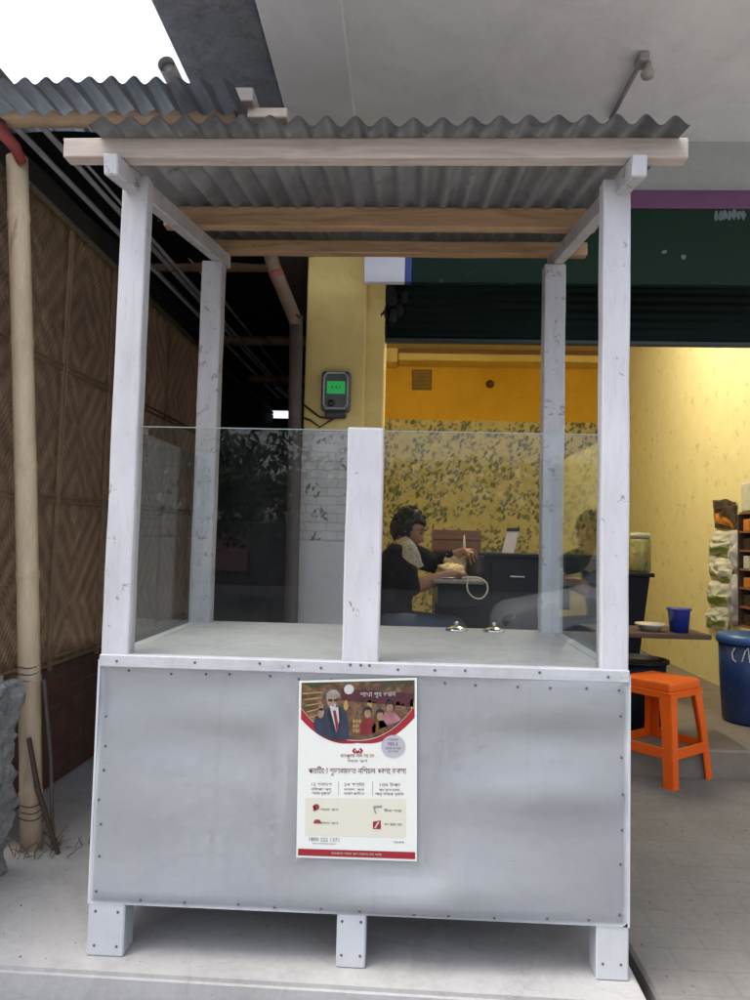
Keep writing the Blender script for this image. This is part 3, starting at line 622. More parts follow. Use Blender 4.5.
# ================================================================== SHOP BUILDING
YP = 1.60
xa = at(304, 400, YP).x; xb = at(364, 400, YP).x; xc = at(383, 400, YP+.06).x
ZS = 3.32; XR = 2.65; YBK = 6.75; ZC = 3.5
B = thing('shop_building', (xb, YP, 0), 'concrete shop building with yellow front pillar and a big projecting slab over the kiosk', 'building')
zd = at(330, 431, YP).z; zt2 = at(330, 541, YP).z
build('pillar', MB().box((xa, YP, zd), (xb, YP+.45, 3.4), .006), M_YEL, B)
build('pillar_return', MB().box((xb-.01, YP+.06, zd), (xc, YP+.44, 3.39), .006), M_YEL, B)
build('pillar_tiles', MB().box((xa-.004, YP-.010, zt2), (xb+.003, YP+.44, zd), .003), M_TILE, B)
build('pillar_tiles', MB().box((xb-.02, YP+.055, zt2), (xc+.003, YP+.435, zd-.001), .003), M_TILE, B)
build('pillar_dado', MB().box((xa-.004, YP-.009, 0), (xc+.002, YP+.43, zt2), .003), M_DADO, B)
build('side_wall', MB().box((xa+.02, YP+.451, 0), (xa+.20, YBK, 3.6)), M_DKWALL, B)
build('inner_wall', MB().box((xa+.201, YP+.455, .1), (xa+.215, YBK, 3.6)), M_SIDEP, B)
zw = at(480, 421, YBK).z
build('back_wall', MB().box((xa, YBK, zw), (XR+.1, YBK+.1, 3.6)), M_YEL2, B)
build('papered_wall', MB().box((xa, YBK-.004, .1), (XR+.1, YBK+.1, zw)), M_WALLP, B)
build('right_wall', MB().box((XR, YP+.5, .1), (XR+.12, YBK, 3.6)), M_SIDEP, B)
build('ceiling', MB().box((xa+.02, YP+.46, ZC), (XR+.1, YBK+.1, ZC+.1)), mat('shop_ceiling', (.45, .36, .16), .8, .1, 2), B)
y1, y2, y3 = at(450, 345, YBK-.3).z, at(450, 353.5, YBK-.3).z, at(450, 361, YBK-.3).z
c0, c1 = at(397, 350, YBK-.3).x, at(608, 350, YBK-.3).x
build('pelmet', MB().box((c0, YBK-.3, y2), (c1+.1, YBK-.02, y1+.25), .004), mat('pelmet_wood', (.20, .085, .02), .5, .4, 5, stretch=(1, 5, 5)), B)
build('cornice', MB().box((c0+.02, YBK-.33, y3), (c1+.1, YBK-.0, y2-.004), .01), mat('cornice_paint', (.66, .48, .13), .6, .1, 5), B)
build('cornice_end', MB().box((c0-.25, YBK-.31, y3-.02), (c0+.01, YBK, y1+.2), .01), mat('cornice_paint', (.66, .48, .13), .6, .1, 5), B)
# the front above the opening
za = at(700, 343, YP+.14).z
zg = at(700, 189, YP-.1).z
build('front_beam', MB().box((xc-.02, YP+.02, zg-.32), (4.5, YP+.36, ZS), .004), M_PALEWALL, B)
build('jamb', MB().box((XR-.02, YP+.02, -.1), (4.5, YP+.36, zg-.325), .004), M_YEL, B)
sl = MB()
nsl = 9
def slat(u, v):
    z = za + (zg-.30-za)*v; return (xc-.03+(XR-xc+.03)*u, YP+.17+.0035*math.cos(2*math.pi*v*nsl), z)
build('rolling_shutter', MB().grid(slat, 2, nsl*8, thick=.003), mat('dark_green_shutter', (.007, .019, .018), .6, .4, 4, spec=.2), B)
build('shutter_bar', MB().box((xc-.02, YP+.15, za-.012), (XR-.02, YP+.19, za+.012), .004), mat('shutter_bar_paint', (.02, .03, .03), .5, .3, 4), B)
rg = MB(); random.seed(21)
for k in range(9): rg.blob((xc+random.uniform(-.05, .10), YP+.10+random.uniform(-.03, .03), random.uniform(za+.03, at(385, 290, YP+.1).z)), (.022, .012, .04), 2, amp=.7, seed=k)
build('torn_bracket', rg, mat('soot', (.012, .014, .014), .9, .4, 20), B)
# projecting slab
q = [atz(285, 108, ZS), atz(260, 0, ZS)]
xs = (q[0].x+q[1].x)/2; YF = .3
d0 = [atz(150, 0, ZS), atz(182, 75, ZS)]; xd = (d0[0].x+d0[1].x)/2
w0 = [atz(338, 0, ZS-.05), atz(357, 112, ZS-.05)]; xw = (w0[0].x+w0[1].x)/2
build('projecting_slab', MB().box((xs, YF, ZS), (4.5, YP+.4, ZS+.13), .005), M_SOFFIT, B)
build('slab_beam', MB().box((xs+.003, YF+.004, ZS-.05), (xw, YP-.003, ZS-.003), .006), M_BEAMP, B)
build('weathered_slab', MB().box((xd, YF-.3, ZS+.02), (xs-.022, YP+2.0, ZS+.16), .006), M_DARKSLAB, B)
# ================================================================== SIGN
SGY = YP-.14
z0, z1, z2 = at(600, 284, SGY).z, at(690, 209, SGY).z, at(690, 190, SGY).z
xg0, xg1, xg2 = at(364, 268, SGY).x, at(405, 268, SGY).x, at(412, 268, SGY).x
S = thing('shop_sign', (xg2, SGY, z0), 'long dark green shop signboard with purple top stripe above the shop opening', 'sign')
def signface(name, c, spot, sc, lo):
    mt, n, b = nt(name); v = coords(n); k = nz(n, v, sc, 7, .75, .6)
    cc = mixc(n, ramp(n, k, [(lo, (0, 0, 0)), (lo+.05, (1, 1, 1))]), c, spot); n.links.new(cc, b.inputs['Base Color']); b.inputs['Roughness'].default_value = .7; b.inputs['Specular IOR Level'].default_value = .2; return mt
build('green_face', MB().box((xg2, SGY, z0), (4.3, SGY+.04, z1), .003), signface('green_flex', (.005, .020, .011), (.03, .075, .05), 11, .63), S)
build('purple_stripe', MB().box((xg2, SGY-.002, z1+.001), (4.3, SGY+.04, z2), .003), mat('purple_flex', (.12, .035, .10), .5, .25, 9), S)
build('white_panel', MB().box((xg0, SGY, z0+.0), (xg1, SGY+.04, z2-.003), .003), mat('white_flex', (.62, .62, .68), .5, .06, 4), S)
build('blue_edge', MB().box((xg1+.001, SGY-.001, z0), (xg2-.001, SGY+.04, z2-.002), .003), mat('blue_flex', (.03, .05, .25), .5, .1, 4), S)
random.seed(4)
for k in range(9):                      # remains of faded white letters and picture scraps
    cx_, cy_ = ((716+k*4.5, 215) if k < 7 else (664+(k-7)*20, 252+(k-7)*5)); c = at(cx_, cy_, SGY); c.y = SGY-.003; pts = []
    for i in range(9): a = 2*math.pi*i/9; rr = random.uniform(.5, 1.0); pts.append(c+Vector((.016*rr*math.cos(a), 0, (.035 if k < 7 else .016)*rr*math.sin(a))))
    build('faded_mark', MB().poly(pts), mat('faded_white', (.11, .14, .145), .7, .3, 20), S)
# ================================================================== METER
MY = YP-.012
mc = at(336.5, 396, MY); mw = (at(351, 396, MY)-at(322, 396, MY)).length/2; mh = (at(336, 373, MY)-at(336, 419, MY)).length/2
ME = thing('electric_meter', (mc.x, YP, mc.z), 'grey electricity meter with a lit green display on the yellow pillar', 'meter')
M_MET = mat('meter_plastic', (.075, .08, .08), .4, .3, 20)
build('casing', MB().box((mc.x-mw, MY-.055, mc.z-mh*.72), (mc.x+mw, YP-.001, mc.z+mh), .016, seg=3), M_MET, ME)
build('terminal_cover', MB().box((mc.x-mw*.72, MY-.045, mc.z-mh), (mc.x+mw*.72, YP-.002, mc.z-mh*.70), .012, seg=2), mat('terminal_plastic', (.04, .04, .042), .5, .3, 20), ME)
build('clear_rim', MB().tube([(mc.x+mw*.86*sx, MY-.057, mc.z+mh*sz) for sx, sz in ((-.7, .90), (.7, .90), (.93, .7), (.93, -.45), (.7, -.62), (-.7, -.62), (-.93, -.45), (-.93, .7), (-.7, .90))], .005, 6), mat('pale_plastic', (.36, .37, .36), .3, .3, 20), ME)
a, b_ = at(327, 381, MY-.056), at(345, 394, MY-.056)
dsp = build('display', MB().box((a.x, MY-.060, b_.z), (b_.x, MY-.05, a.z), .002), flat('green_display', (.02, .3, .06), .3, emit=(.02, .45, .10), es=.12), ME)
me = text_mesh('0 4.7', .026)
for v in me.vertices: v.co = Vector(((a.x+b_.x)/2+v.co.x, MY-.0606, (a.z+b_.z)/2-.008+v.co.y))
build('digits', MB().mesh(me, smooth=False), flat('digit', (.005, .05, .01)), dsp)
c = at(331, 403, MY-.056); mb = MB().lathe([(.0001, .012), (.015, .012), (.018, 0), (.0001, 0)], n=18); mb.bm.transform(Matrix.Translation(c)@Matrix.Rotation(R(90), 4, 'X')); build('knob', mb, flat('knob_black', (.01, .01, .01), .4), ME)
M_CABLE = flat('black_cable', (.012, .012, .013), .5)
for e, sag in (((304, 405), .03), ((304, 418), .05)):
    q0 = at(333+sag*60, 417, YP-.03); q3 = at(e[0], e[1], YP-.01)
    build('cable', MB().tube([q0, q0.lerp(q3, .2)+Vector((0, 0, -.02)), q0.lerp(q3, .5)+Vector((0, 0, -sag)), q0.lerp(q3, .8)+Vector((0, 0, -.012)), q3], .005, 6), M_CABLE, ME)
# ================================================================== PIPE / POLE BESIDE THE PILLAR
YQ = YP-.10
pts = [at(266, 238, YQ), at(274, 268, YQ), at(288, 302, YQ), at(296, 322, YQ), at(296, 345, YQ), at(294, 480, YQ), at(291, 620, YQ)]; bt = pts[-1].copy(); bt.z = 0; pts.append(bt)
DP = thing('drain_pipe', bt, 'brown bent drain pipe running down beside the yellow pillar', 'pipe')
build('slanting_length', MB().tube(pts[:4]+[pts[3]+Vector((.001, 0, -.02))], [.036, .036, .035, .034, .033], 14), mat('tan_pipe', (.22, .15, .10), .6, .3, 8), DP)
build('upright_length', MB().tube([pts[3]+Vector((0, .002, .03))]+pts[4:], .034, 14), mat('dark_pipe', (.075, .052, .045), .55, .4, 8), DP)
c = at(284, 279, YQ); build('red_tape', MB().tube([pts[1].lerp(pts[2], .12), pts[1].lerp(pts[2], .32)], .0375, 14), mat('red_tape', (.30, .09, .07), .7, .3, 20), DP)
# ================================================================== LAMP HOLDER UNDER THE SLAB
la, lb = atz(611, 118, ZS-.02), atz(641, 62, ZS-.02)
L = thing('lamp_fitting', lb, 'grey conduit with a small lamp holder fixed under the concrete slab', 'lamp')
build('conduit', MB().tube([la, lb], .011, 10), mat('conduit', (.30, .30, .31), .5, .2, 9), L)
build('junction_box', MB().box(lb+Vector((-.022, -.05, -.02)), lb+Vector((.022, .03, .019)), .006), mat('junction_box', (.33, .32, .31), .5, .2, 9), L)
build('lamp_holder', MB().lathe([(.0001, -.085), (.025, -.082), (.03, -.066), (.018, -.045), (.014, -.016), (.0001, -.016)], lb+Vector((.022, -.02, 0)), 16), mat('old_white_plastic', (.42, .40, .36), .4, .2, 9), L)
# ================================================================== STOOL
foot = atz(673, 791, -.03); th = R(39); e1 = Vector((math.cos(th), math.sin(th), 0)); e2 = Vector((-math.sin(th), math.cos(th), 0)); s = .19
cst = foot + (e1+e2)*s; HT = .53
ST = thing('plastic_stool', cst, 'orange plastic stool on the pavement at the right of the kiosk', 'stool')
M_OR = mat('orange_plastic', (.80, .115, .004), .36, .14, 6, bmp=.05, grime=(.52, .13, .04), gscale=16, glo=.60)
def st(x, y, z): return cst + e1*x + e2*y + Vector((0, 0, z))
MS = Matrix((e1, e2, Vector((0, 0, 1)))).transposed().to_4x4(); MS.translation = cst
build('seat', MB().box((-.15, -.15, HT-.055), (.15, .15, HT), .016, 0, MS, 3), M_OR, ST)
build('seat_rim', MB().box((-.158, -.158, HT-.062), (.158, .158, HT-.050), .004, 0, MS), M_OR, ST)
for sx in (-1, 1):
    for sy in (-1, 1):
        b = bmesh.new()
        prof = []
        def ring(z, half, w, t):
            # an L-shaped leg: two flanges meeting at the outer corner
            o = half; q = [(o, o), (o-w, o), (o-w, o-t), (o-t, o-t), (o-t, o-w), (o, o-w)]
            return [b.verts.new(st(sx*x, sy*y, z)) for x, y in q]
        rr = [ring(0, .193, .058, .010), ring(.006, .192, .058, .010), ring(HT*.5, .172, .060, .010), ring(HT-.056, .152, .070, .010)]
        for A, Bq in zip(rr, rr[1:]):
            for k in range(6): b.faces.new((A[k], A[(k+1) % 6], Bq[(k+1) % 6], Bq[k]))
        b.faces.new(rr[0]); b.faces.new(rr[-1]); bmesh.ops.recalc_face_normals(b, faces=b.faces[:])
        bmesh.ops.bevel(b, geom=[e for e in b.edges if abs(e.verts[0].co.z-e.verts[1].co.z) > .05], offset=.004, segments=2, affect='EDGES')
        build('leg', MB()._add(b), M_OR, ST)
zs0, hs_ = .17, .182
for k in range(4):
    Mr = MS @ Matrix.Rotation(R(90*k), 4, 'Z')
    build('stretcher', MB().box((-hs_+.052, -hs_+.001, zs0-.028), (hs_-.052, -hs_+.009, zs0+.028), .003, 0, Mr), M_OR, ST)
    build('apron', MB().box((-.09, -.155, HT-.085), (.09, -.148, HT-.058), .003, 0, Mr), M_OR, ST)
# ================================================================== THINGS IN THE SHOP
ZF = .12
bc = at(753, 705, 2.66); bc.z = ZF
BR = thing('plastic_barrel', bc, 'big blue plastic barrel with pale marks on the shop floor by the right wall', 'barrel')
M_BLUE = mat('blue_plastic', (.010, .034, .12), .42, .25, 5, grime=(.04, .07, .15), gscale=12, glo=.58)
bh = at(735, 633, 2.66).z-ZF
build('barrel_body', MB().lathe([(.0001, 0), (.165, 0), (.18, .02), (.195, bh*.5), (.20, bh-.06), (.0001, bh-.06)], bc), M_BLUE, BR)
build('barrel_lid', MB().lathe([(.0001, bh-.059), (.213, bh-.059), (.218, bh-.03), (.205, bh-.006), (.17, bh), (.0001, bh)], bc), mat('blue_lid', (.03, .10, .27), .35, .12, 5), BR)
def onbarrel(px, py, r=.203):
    d = ray(px, py); o = CAM-bc; A = d.x**2+d.y**2; Bq = 2*(o.x*d.x+o.y*d.y); C = o.x**2+o.y**2-r*r; t = (-Bq-math.sqrt(max(0, Bq*Bq-4*A*C)))/2/A; return CAM+d*t
for line in ([(735, 648), (732, 653), (733, 659), (736, 662)], [(742, 662), (745, 652), (748, 648), (749, 655), (750, 663)]):
    build('painted_mark', MB().tube([onbarrel(*p) for p in line], .004, 5), flat('white_mark', (.6, .62, .66)), BR)
YT = 2.17; tz = at(670, 634, YT).z; tx0, tx1 = at(596, 634, YT).x, at(712, 634, YT).x
TB = thing('small_table', ((tx0+tx1)/2, YT+.2, ZF), 'low dark table against the right side of the shop holding a small blue bucket', 'table')
build('tabletop', MB().box((tx0, YT, tz-.028), (tx1, YT+.42, tz), .004), M_DARKWOOD, TB)
for x in (tx0+.04, tx1-.13):
    for y in (YT+.03, YT+.36): build('leg', MB().beam((x, y, tz-.028), (x, y, ZF), .035, .035, .003), M_DARKWOOD, TB)
tc = Vector((tx0+.30, YT+.30, ZF))
TU = thing('black_tub', tc, 'black plastic tub pushed under the low dark table', 'tub')
build('tub_body', MB().lathe([(.0001, 0), (.15, 0), (.17, .02), (.20, .40), (.185, .40), (.15, .03), (.0001, .03)], tc), M_BLACK, TU)
build('tub_rim', MB().lathe([(.199, .385), (.215, .39), (.215, .405), (.19, .408), (.186, .39)], tc), M_BLACK, TU)
tc2 = Vector((tx0-.12, YT+.25, ZF))
tag(build('black_sack', MB().blob(tc2+Vector((0, 0, .19)), (.16, .15, .19), 4, amp=.25, fr=2.5, seed=4), mat('sack_black', (.012, .011, .012), .5, .4, 9, spec=.3), loc=tc2), 'crumpled black sack on the shop floor beside the low dark table', 'sack')
mg = at(679, 631, YT+.12); mg.z = tz
MG = thing('small_bucket', mg, 'small blue plastic bucket standing on the low dark table', 'bucket')
mr = (at(690, 620, YT+.12)-at(668, 620, YT+.12)).length/2; mh_ = at(679, 608, YT+.12).z-tz
build('bucket_body', MB().lathe([(.0001, 0), (mr*.82, 0), (mr*.98, mh_*.95), (mr*1.04, mh_), (mr*.9, mh_), (mr*.8, .02), (.0001, .02)], mg), mat('mug_blue', (.012, .03, .25), .35, .1, 5), MG)
build('bucket_rim', MB().lathe([(mr*.99, mh_*.90), (mr*1.10, mh_*.91), (mr*1.12, mh_*.99), (mr*1.0, mh_*1.005)], mg), mat('mug_blue', (.012, .03, .25)), MG)
dsh = at(650, 620, YT+.15); dsh.z = tz
tag(build('dish', MB().lathe([(.0001, 0), (.05, 0), (.075, .03), (.088, .036), (.085, .044), (.05, .012), (.0001, .012)], dsh), mat('cream_plate', (.55, .53, .42), .3, .1, 5), loc=dsh), 'pale round dish on the low dark table beside the small blue bucket', 'dish')
# black counter with the work on it
YC = 2.92; cz = at(500, 553, YC).z; cx0, cx1 = at(436, 560, YC).x, at(600, 560, YC).x
CN = thing('shop_counter', ((cx0+cx1)/2, YC, ZF), 'long black counter inside the shop behind the seated person', 'counter')
build('counter_body', MB().box((cx0, YC+.03, ZF), (cx1, YC+.55, cz-.03), .004), M_BLACK, CN)
build('counter_top', MB().box((cx0-.02, YC, cz-.029), (cx1+.02, YC+.58, cz), .004), M_BLACK, CN)
for k in range(3):
    w = (cx1-cx0)/3; build('counter_door', MB().box((cx0+w*k+.012, YC+.014, ZF+.06), (cx0+w*(k+1)-.012, YC+.029, cz-.06), .003), M_BLACK, CN)
    x = cx0+w*(k+.5); build('door_handle', MB().tube([(x-.05, YC+.002, cz-.16), (x+.05, YC+.002, cz-.16)], .007, 7), M_STEEL, CN)
p = at(455, 549, YC+.25); bx0, bx1, bzt = at(432, 540, YC+.25).x, at(481, 540, YC+.25).x, at(455, 529, YC+.25).z
CR_ = thing('wooden_crate', ((bx0+bx1)/2, YC+.3, cz), 'reddish brown wooden crate on the black counter behind the working hands', 'crate')
for k in range(2):
    zz = cz+(bzt-cz)*k/2; build('front_slat', MB().box((bx0, YC+.24, zz+.004), (bx1, YC+.252, zz+(bzt-cz)/2-.006), .002), M_REDWOOD, CR_)
build('crate_box', MB().box((bx0+.004, YC+.253, cz+.001), (bx1-.004, YC+.45, bzt-.01), .003), M_REDWOOD, CR_)
pc = [at(502, 552, YC+.1), at(514, 552, YC+.1), at(519, 531, YC+.16), at(507, 531, YC+.16)]
pc[0].z = pc[1].z = cz+.001
CD = thing('price_card', pc[0], 'pale lilac card with a dark clip propped on the black counter', 'card')
build('card_sheet', MB().poly(pc, 0, (0, .004, 0)), mat('card_paper', (.50, .43, .47), .6, .08, 9), CD)
t0 = pc[3].lerp(pc[0], .0); build('card_clip', MB().poly([pc[3]+Vector((-.002, -.003, .022)), pc[2]+Vector((.006, -.003, .022)), pc[2]+Vector((.004, -.003, -.004)), pc[3]+Vector((-.002, -.003, -.004))], 0, (0, .012, 0)), flat('clip', (.02, .018, .02)), CD)
# black cabinet and jar at the right end
YJ = 3.3; jx0, jx1, jz = at(605, 590, YJ).x, at(654, 572, YJ).x, at(640, 573, YJ).z
CB = thing('side_cabinet', ((jx0+jx1)/2, YJ, ZF), 'black cabinet in the shop with a tall jar on it', 'cabinet')
build('cabinet_body', MB().poly([(jx0, YJ, ZF), (jx1-.14, YJ, ZF), (jx1-.03, YJ, jz-.03), (jx0, YJ, jz-.03)], 0, (0, .45, 0)), M_BLACK, CB)
build('cabinet_top', MB().box((jx0-.01, YJ-.02, jz-.029), (jx1, YJ+.47, jz), .004), M_BLACK, CB)
jc = at(640, 570, YJ+.2); jc.z = jz; jr = (at(650, 550, YJ+.2)-at(629, 550, YJ+.2)).length/2; jh = at(640, 533, YJ+.2).z-jz
JR = thing('storage_jar', jc, 'tall greenish yellow jar with a pale lid on the black cabinet', 'jar')
build('jar_body', MB().lathe([(.0001, 0), (jr*.92, 0), (jr, .02), (jr, jh*.80), (jr*.85, jh*.86), (.0001, jh*.86)], jc), mat('jar_contents', (.33, .30, .10), .3, .5, 12, grime=(.12, .14, .06), gscale=14), JR)
build('jar_lid', MB().lathe([(.0001, jh*.861), (jr*.92, jh*.861), (jr*.92, jh), (.0001, jh)], jc), mat('jar_lid', (.45, .46, .34), .5, .1, 9), JR)
# snack packets hanging along the right wall
def wallp(px, py): return atx(px, py, XR-.03)
def packet(x0, y0, x1, y1, c, band, label, k):
    pl, pr = wallp(x0, (y0+y1)/2), wallp(x1, (y0+y1)/2); zt_, zb_ = wallp((x0+x1)/2, y0).z, wallp((x0+x1)/2, y1).z
    def f(u, v):
        y = pl.y+(pr.y-pl.y)*u; z = zb_+(zt_-zb_)*v; bul = abs(math.sin(math.pi*u))**.6*abs(math.sin(math.pi*v))**.6; q = Vector((u*2.6, v*2.6, k*7.7)); tl = .22*math.sin(k*2.3)
        y += tl*.25*(v-.5)+.03*mnoise.noise(q)*(1-abs(2*v-1)*.3); z += -tl*.3*(u-.5)*.5+.03*mnoise.noise(q+Vector((4, 0, 0)))
        return (XR-.015-.045*bul*(1+.8*mnoise.noise(q*2))-.014*abs(mnoise.noise(q*4)), y, z)
    o = thing('snack_packet', (XR-.02, (pl.y+pr.y)/2, zb_), label, 'packet', 'snack packets hung along the right wall')
    build('wrapper', MB().grid(f, 22, 24), c, o)
    if band:
        build('wrapper_band', MB().grid(lambda u, v: Vector(f(.08+.84*u, .10+(.12+.22*((k*37) % 10)/10)*v+.10*math.sin(u*3+k)))+Vector((-.004, 0, 0)), 16, 6), band, o)
Mw = mat('packet_white', (.60, .61, .52), .3, .25, 14, grime=(.34, .40, .22), gscale=11, glo=.56); Mg = mat('packet_green', (.20, .30, .05), .35, .2, 9); Mo = mat('packet_orange', (.55, .20, .03), .35, .2, 9)
Ml = mat('packet_silver', (.45, .45, .48), .3, .2, 9); Mb = mat('packet_brown', (.05, .03, .022), .4, .6, 30, grime=(.25, .16, .10), gscale=30, glo=.6)
packet(712, 499, 735, 528, Mb, Mo, 'dark brown packet with an orange strip, topmost on the right wall', 1)
packet(709, 531, 733, 555, Mw, Mg, 'white and green packet directly below the dark brown packet', 2)
packet(708, 556, 731, 580, Mw, Mg, 'white and green packet in the middle of the hanging column', 3)
packet(707, 581, 729, 605, Mw, Mg, 'white and green packet second from the bottom of the hanging column', 4)
packet(706, 606, 727, 630, Mw, Mg, 'white and green packet lowest in the hanging column', 5)
packet(730, 530, 740, 572, Ml, None, 'silvery packet hanging beside the dark shelf rack, upper one', 6)
packet(729, 573, 739, 625, Ml, None, 'silvery packet hanging above the blue barrel, lower one', 7)
# dark rack of small goods
ry0, ry1 = atx(739, 560, XR-.15).y, atx(739, 560, XR-.15).y-.80
RK = thing('goods_rack', (XR-.1, (ry0+ry1)/2, .5), 'dark wooden rack with shelves of small packets on the right wall above the barrel', 'rack')
rzt, rzb = atx(746, 514, XR-.15).z, atx(746, 628, XR-.15).z
build('rack_back', MB().box((XR-.02, ry1, rzb), (XR-.001, ry0, rzt)), M_DARKWOOD, RK)
build('rack_side', MB().box((XR-.16, ry0-.018, rzb), (XR-.02, ry0, rzt)), M_DARKWOOD, RK)
nsh = 6
for k in range(nsh+1):
    z = rzb+(rzt-rzb)*k/nsh; build('shelf', MB().box((XR-.155, ry1, z), (XR-.02, ry0-.018, z+.014)), M_REDWOOD, RK)
random.seed(8)
for k in range(nsh):
    for i in range(4):
        y = ry0-.09-i*.12; z = rzb+(rzt-rzb)*k/nsh+.0145; hh = (rzt-rzb)/nsh*random.uniform(.5, .75)
        o = build('snack_box', MB().box((XR-.14, y-.045, z), (XR-.05, y+.045, z+hh), .003), random.choice([Mb, Mo, Mw, Mb]), loc=(XR-.1, y, z))
        tag(o, 'small coloured carton on the dark wall rack above the blue barrel', 'carton', 'cartons on the wall rack')
tag(build('crockery_box', MB().box((XR-.16, ry1+.05, rzt+.0145), (XR-.03, ry0-.05, rzt+.22), .01), Mw, loc=(XR-.1, ry0-.2, rzt+.015)), 'cream carton lying on top of the dark wall rack', 'box')
# fittings on the amber wall
v0, v1 = at(412, 390, YBK), at(432, 370, YBK)
VT = thing('wall_vent', ((v0.x+v1.x)/2, YBK, v0.z), 'square brown vent grille high on the amber back wall', 'vent')
build('vent_frame', MB().box((v0.x, YBK-.02, v0.z), (v1.x, YBK-.001, v1.z), .006), mat('vent_brown', (.20, .12, .02), .7, .3, 9), VT)
for k in range(5):
    z = v0.z+(v1.z-v0.z)*(k+.7)/5.6; build('vent_slat', MB().box((v0.x+.025, YBK-.03, z), (v1.x-.025, YBK-.021, z+.018), .002), mat('vent_brown2', (.26, .155, .02), .7, .3, 9), VT)
c = at(490, 384, YBK-.01); mb = MB().lathe([(.0001, 0), (.05, 0), (.045, .03), (.02, .05), (.0001, .05)], n=16); mb.bm.transform(Matrix.Translation(c)@Matrix.Rotation(R(90), 4, 'X'))
tag(build('lamp_socket', mb, mat('socket_brown', (.13, .045, .02), .5, .3, 9), loc=c), 'small round reddish brown socket on the amber back wall', 'socket')
# steel bowls upside down on the kiosk counter
for px, py, w, lab in ((455, 628.5, 22, 'smaller shiny steel lid on the kiosk countertop, nearer the middle post'), (493, 631, 21, 'shiny steel lid on the kiosk countertop, nearer the right rear post')):
    c = atz(px, py, HS+.012); c.y = min(c.y, .85); r = w/2/FPX*(c.y-CAM.y)
    o = thing('steel_lid', (c.x, c.y, HS+.012), lab, 'lid', 'steel lids on the kiosk countertop')
    z = HS+.0122
    build('lid_plate', MB().lathe([(.0001, 0), (r, 0), (r*1.02, .004), (r*.8, .012), (r*.3, .02), (.0001, .021)], (c.x, c.y, z)), M_STEEL, o)
    build('lid_knob', MB().lathe([(.0001, .021), (r*.14, .021), (r*.22, .030), (r*.15, .037), (.0001, .038)], (c.x, c.y, z), 14), M_STEEL, o)
# ================================================================== THE PERSON AT WORK
def skin_body(joints, links, extra=None, vox=.008, smooth=8):
    """joints: name -> (position, radius); links: pairs. One skinned, re-meshed continuous surface."""
    mb = MB()
    rad = lambda r: r if isinstance(r, tuple) else (r, r)
    for k, (p, r) in joints.items():
        a, c = rad(r); mb.blob(p, (a, a, c), 3)
    for k1, k2 in links:              # tapered limb between two joints, a little fuller in the middle
        (p, r), (q, s) = joints[k1], joints[k2]; r = min(rad(r)); s = min(rad(s))
        mb.tube([p.lerp(q, t) for t in (0, .25, .5, .75, 1)], [r+(s-r)*t+.004*math.sin(math.pi*t) for t in (0, .25, .5, .75, 1)], 16)
    b = mb.bm
    for x in (extra or []): b.from_mesh(x)
    m2 = bpy.data.meshes.new('t2'); b.to_mesh(m2); b.free()
    o = bpy.data.objects.new('t', m2); col.objects.link(o)
    rm = o.modifiers.new('r', 'REMESH'); rm.mode = 'VOXEL'; rm.voxel_size = vox
    if smooth: sm = o.modifiers.new('m', 'SMOOTH'); sm.iterations = smooth; sm.factor = .5
    r = evaluated(o); bpy.data.objects.remove(o); return r
PYN, PYF = 2.30, 2.62; PYC = 2.46
V = Vector
hip = at(386, 624, PYC); nk = at(399, 550, PYC); hd = at(409, 530, PYC)
shn, shf = at(396, 556, PYN), at(405, 552, PYF)
eln, elf = at(412, 588, PYN-.02), at(437, 565, PYF+.02)
wrn, wrf = at(452, 573.5, PYN+.05), at(463, 551.5, PYF-.02)
tipn, tipf = at(470, 573.5, PYN+.10), at(477, 556, PYF-.05)
PE = thing('person', (hip.x, PYC, ZF), 'person in dark top and patterned scarf bent over handwork at a table', 'person')
JT = {'hip': (hip, .125), 'belly': (hip.lerp(nk, .35), .118), 'chest': (hip.lerp(nk, .72), .122), 'neckb': (nk, .062), 'neck': (nk.lerp(hd, .45), .050), 'headc': (hd, .055),
      'shn': (shn, .056), 'eln': (eln, .040), 'man': (eln.lerp(wrn, .35), .041), 'wrn': (wrn, .026), 'palmn': (wrn.lerp(tipn, .42), (.036, .018)),
      'shf': (shf, .056), 'elf': (elf, .040), 'maf': (elf.lerp(wrf, .35), .040), 'wrf': (wrf, .026), 'palmf': (wrf.lerp(tipf, .42), (.036, .018))}
hn, hf = V((hip.x+.02, PYC-.10, hip.z-.02)), V((hip.x+.02, PYC+.10, hip.z-.02))
kn, kf = V((hip.x+.43, PYC-.13, hip.z-.03)), V((hip.x+.43, PYC+.13, hip.z-.03))
an, af = V((hip.x+.36, PYC-.12, ZF+.09)), V((hip.x+.40, PYC+.12, ZF+.09))
JT.update({'hn': (hn, .095), 'kn': (kn, .062), 'an': (an, .042), 'ton': (an+V((.16, -.01, -.05)), .034), 'hf': (hf, .095), 'kf': (kf, .062), 'af': (af, .042), 'tof': (af+V((.16, .01, -.05)), .034)})
LK = [('hip', 'belly'), ('belly', 'chest'), ('chest', 'neckb'), ('neckb', 'neck'), ('neck', 'headc'), ('chest', 'shn'), ('shn', 'eln'), ('eln', 'man'), ('man', 'wrn'), ('wrn', 'palmn'),
      ('chest', 'shf'), ('shf', 'elf'), ('elf', 'maf'), ('maf', 'wrf'), ('wrf', 'palmf'), ('hip', 'hn'), ('hn', 'kn'), ('kn', 'an'), ('an', 'ton'), ('hip', 'hf'), ('hf', 'kf'), ('kf', 'af'), ('af', 'tof')]
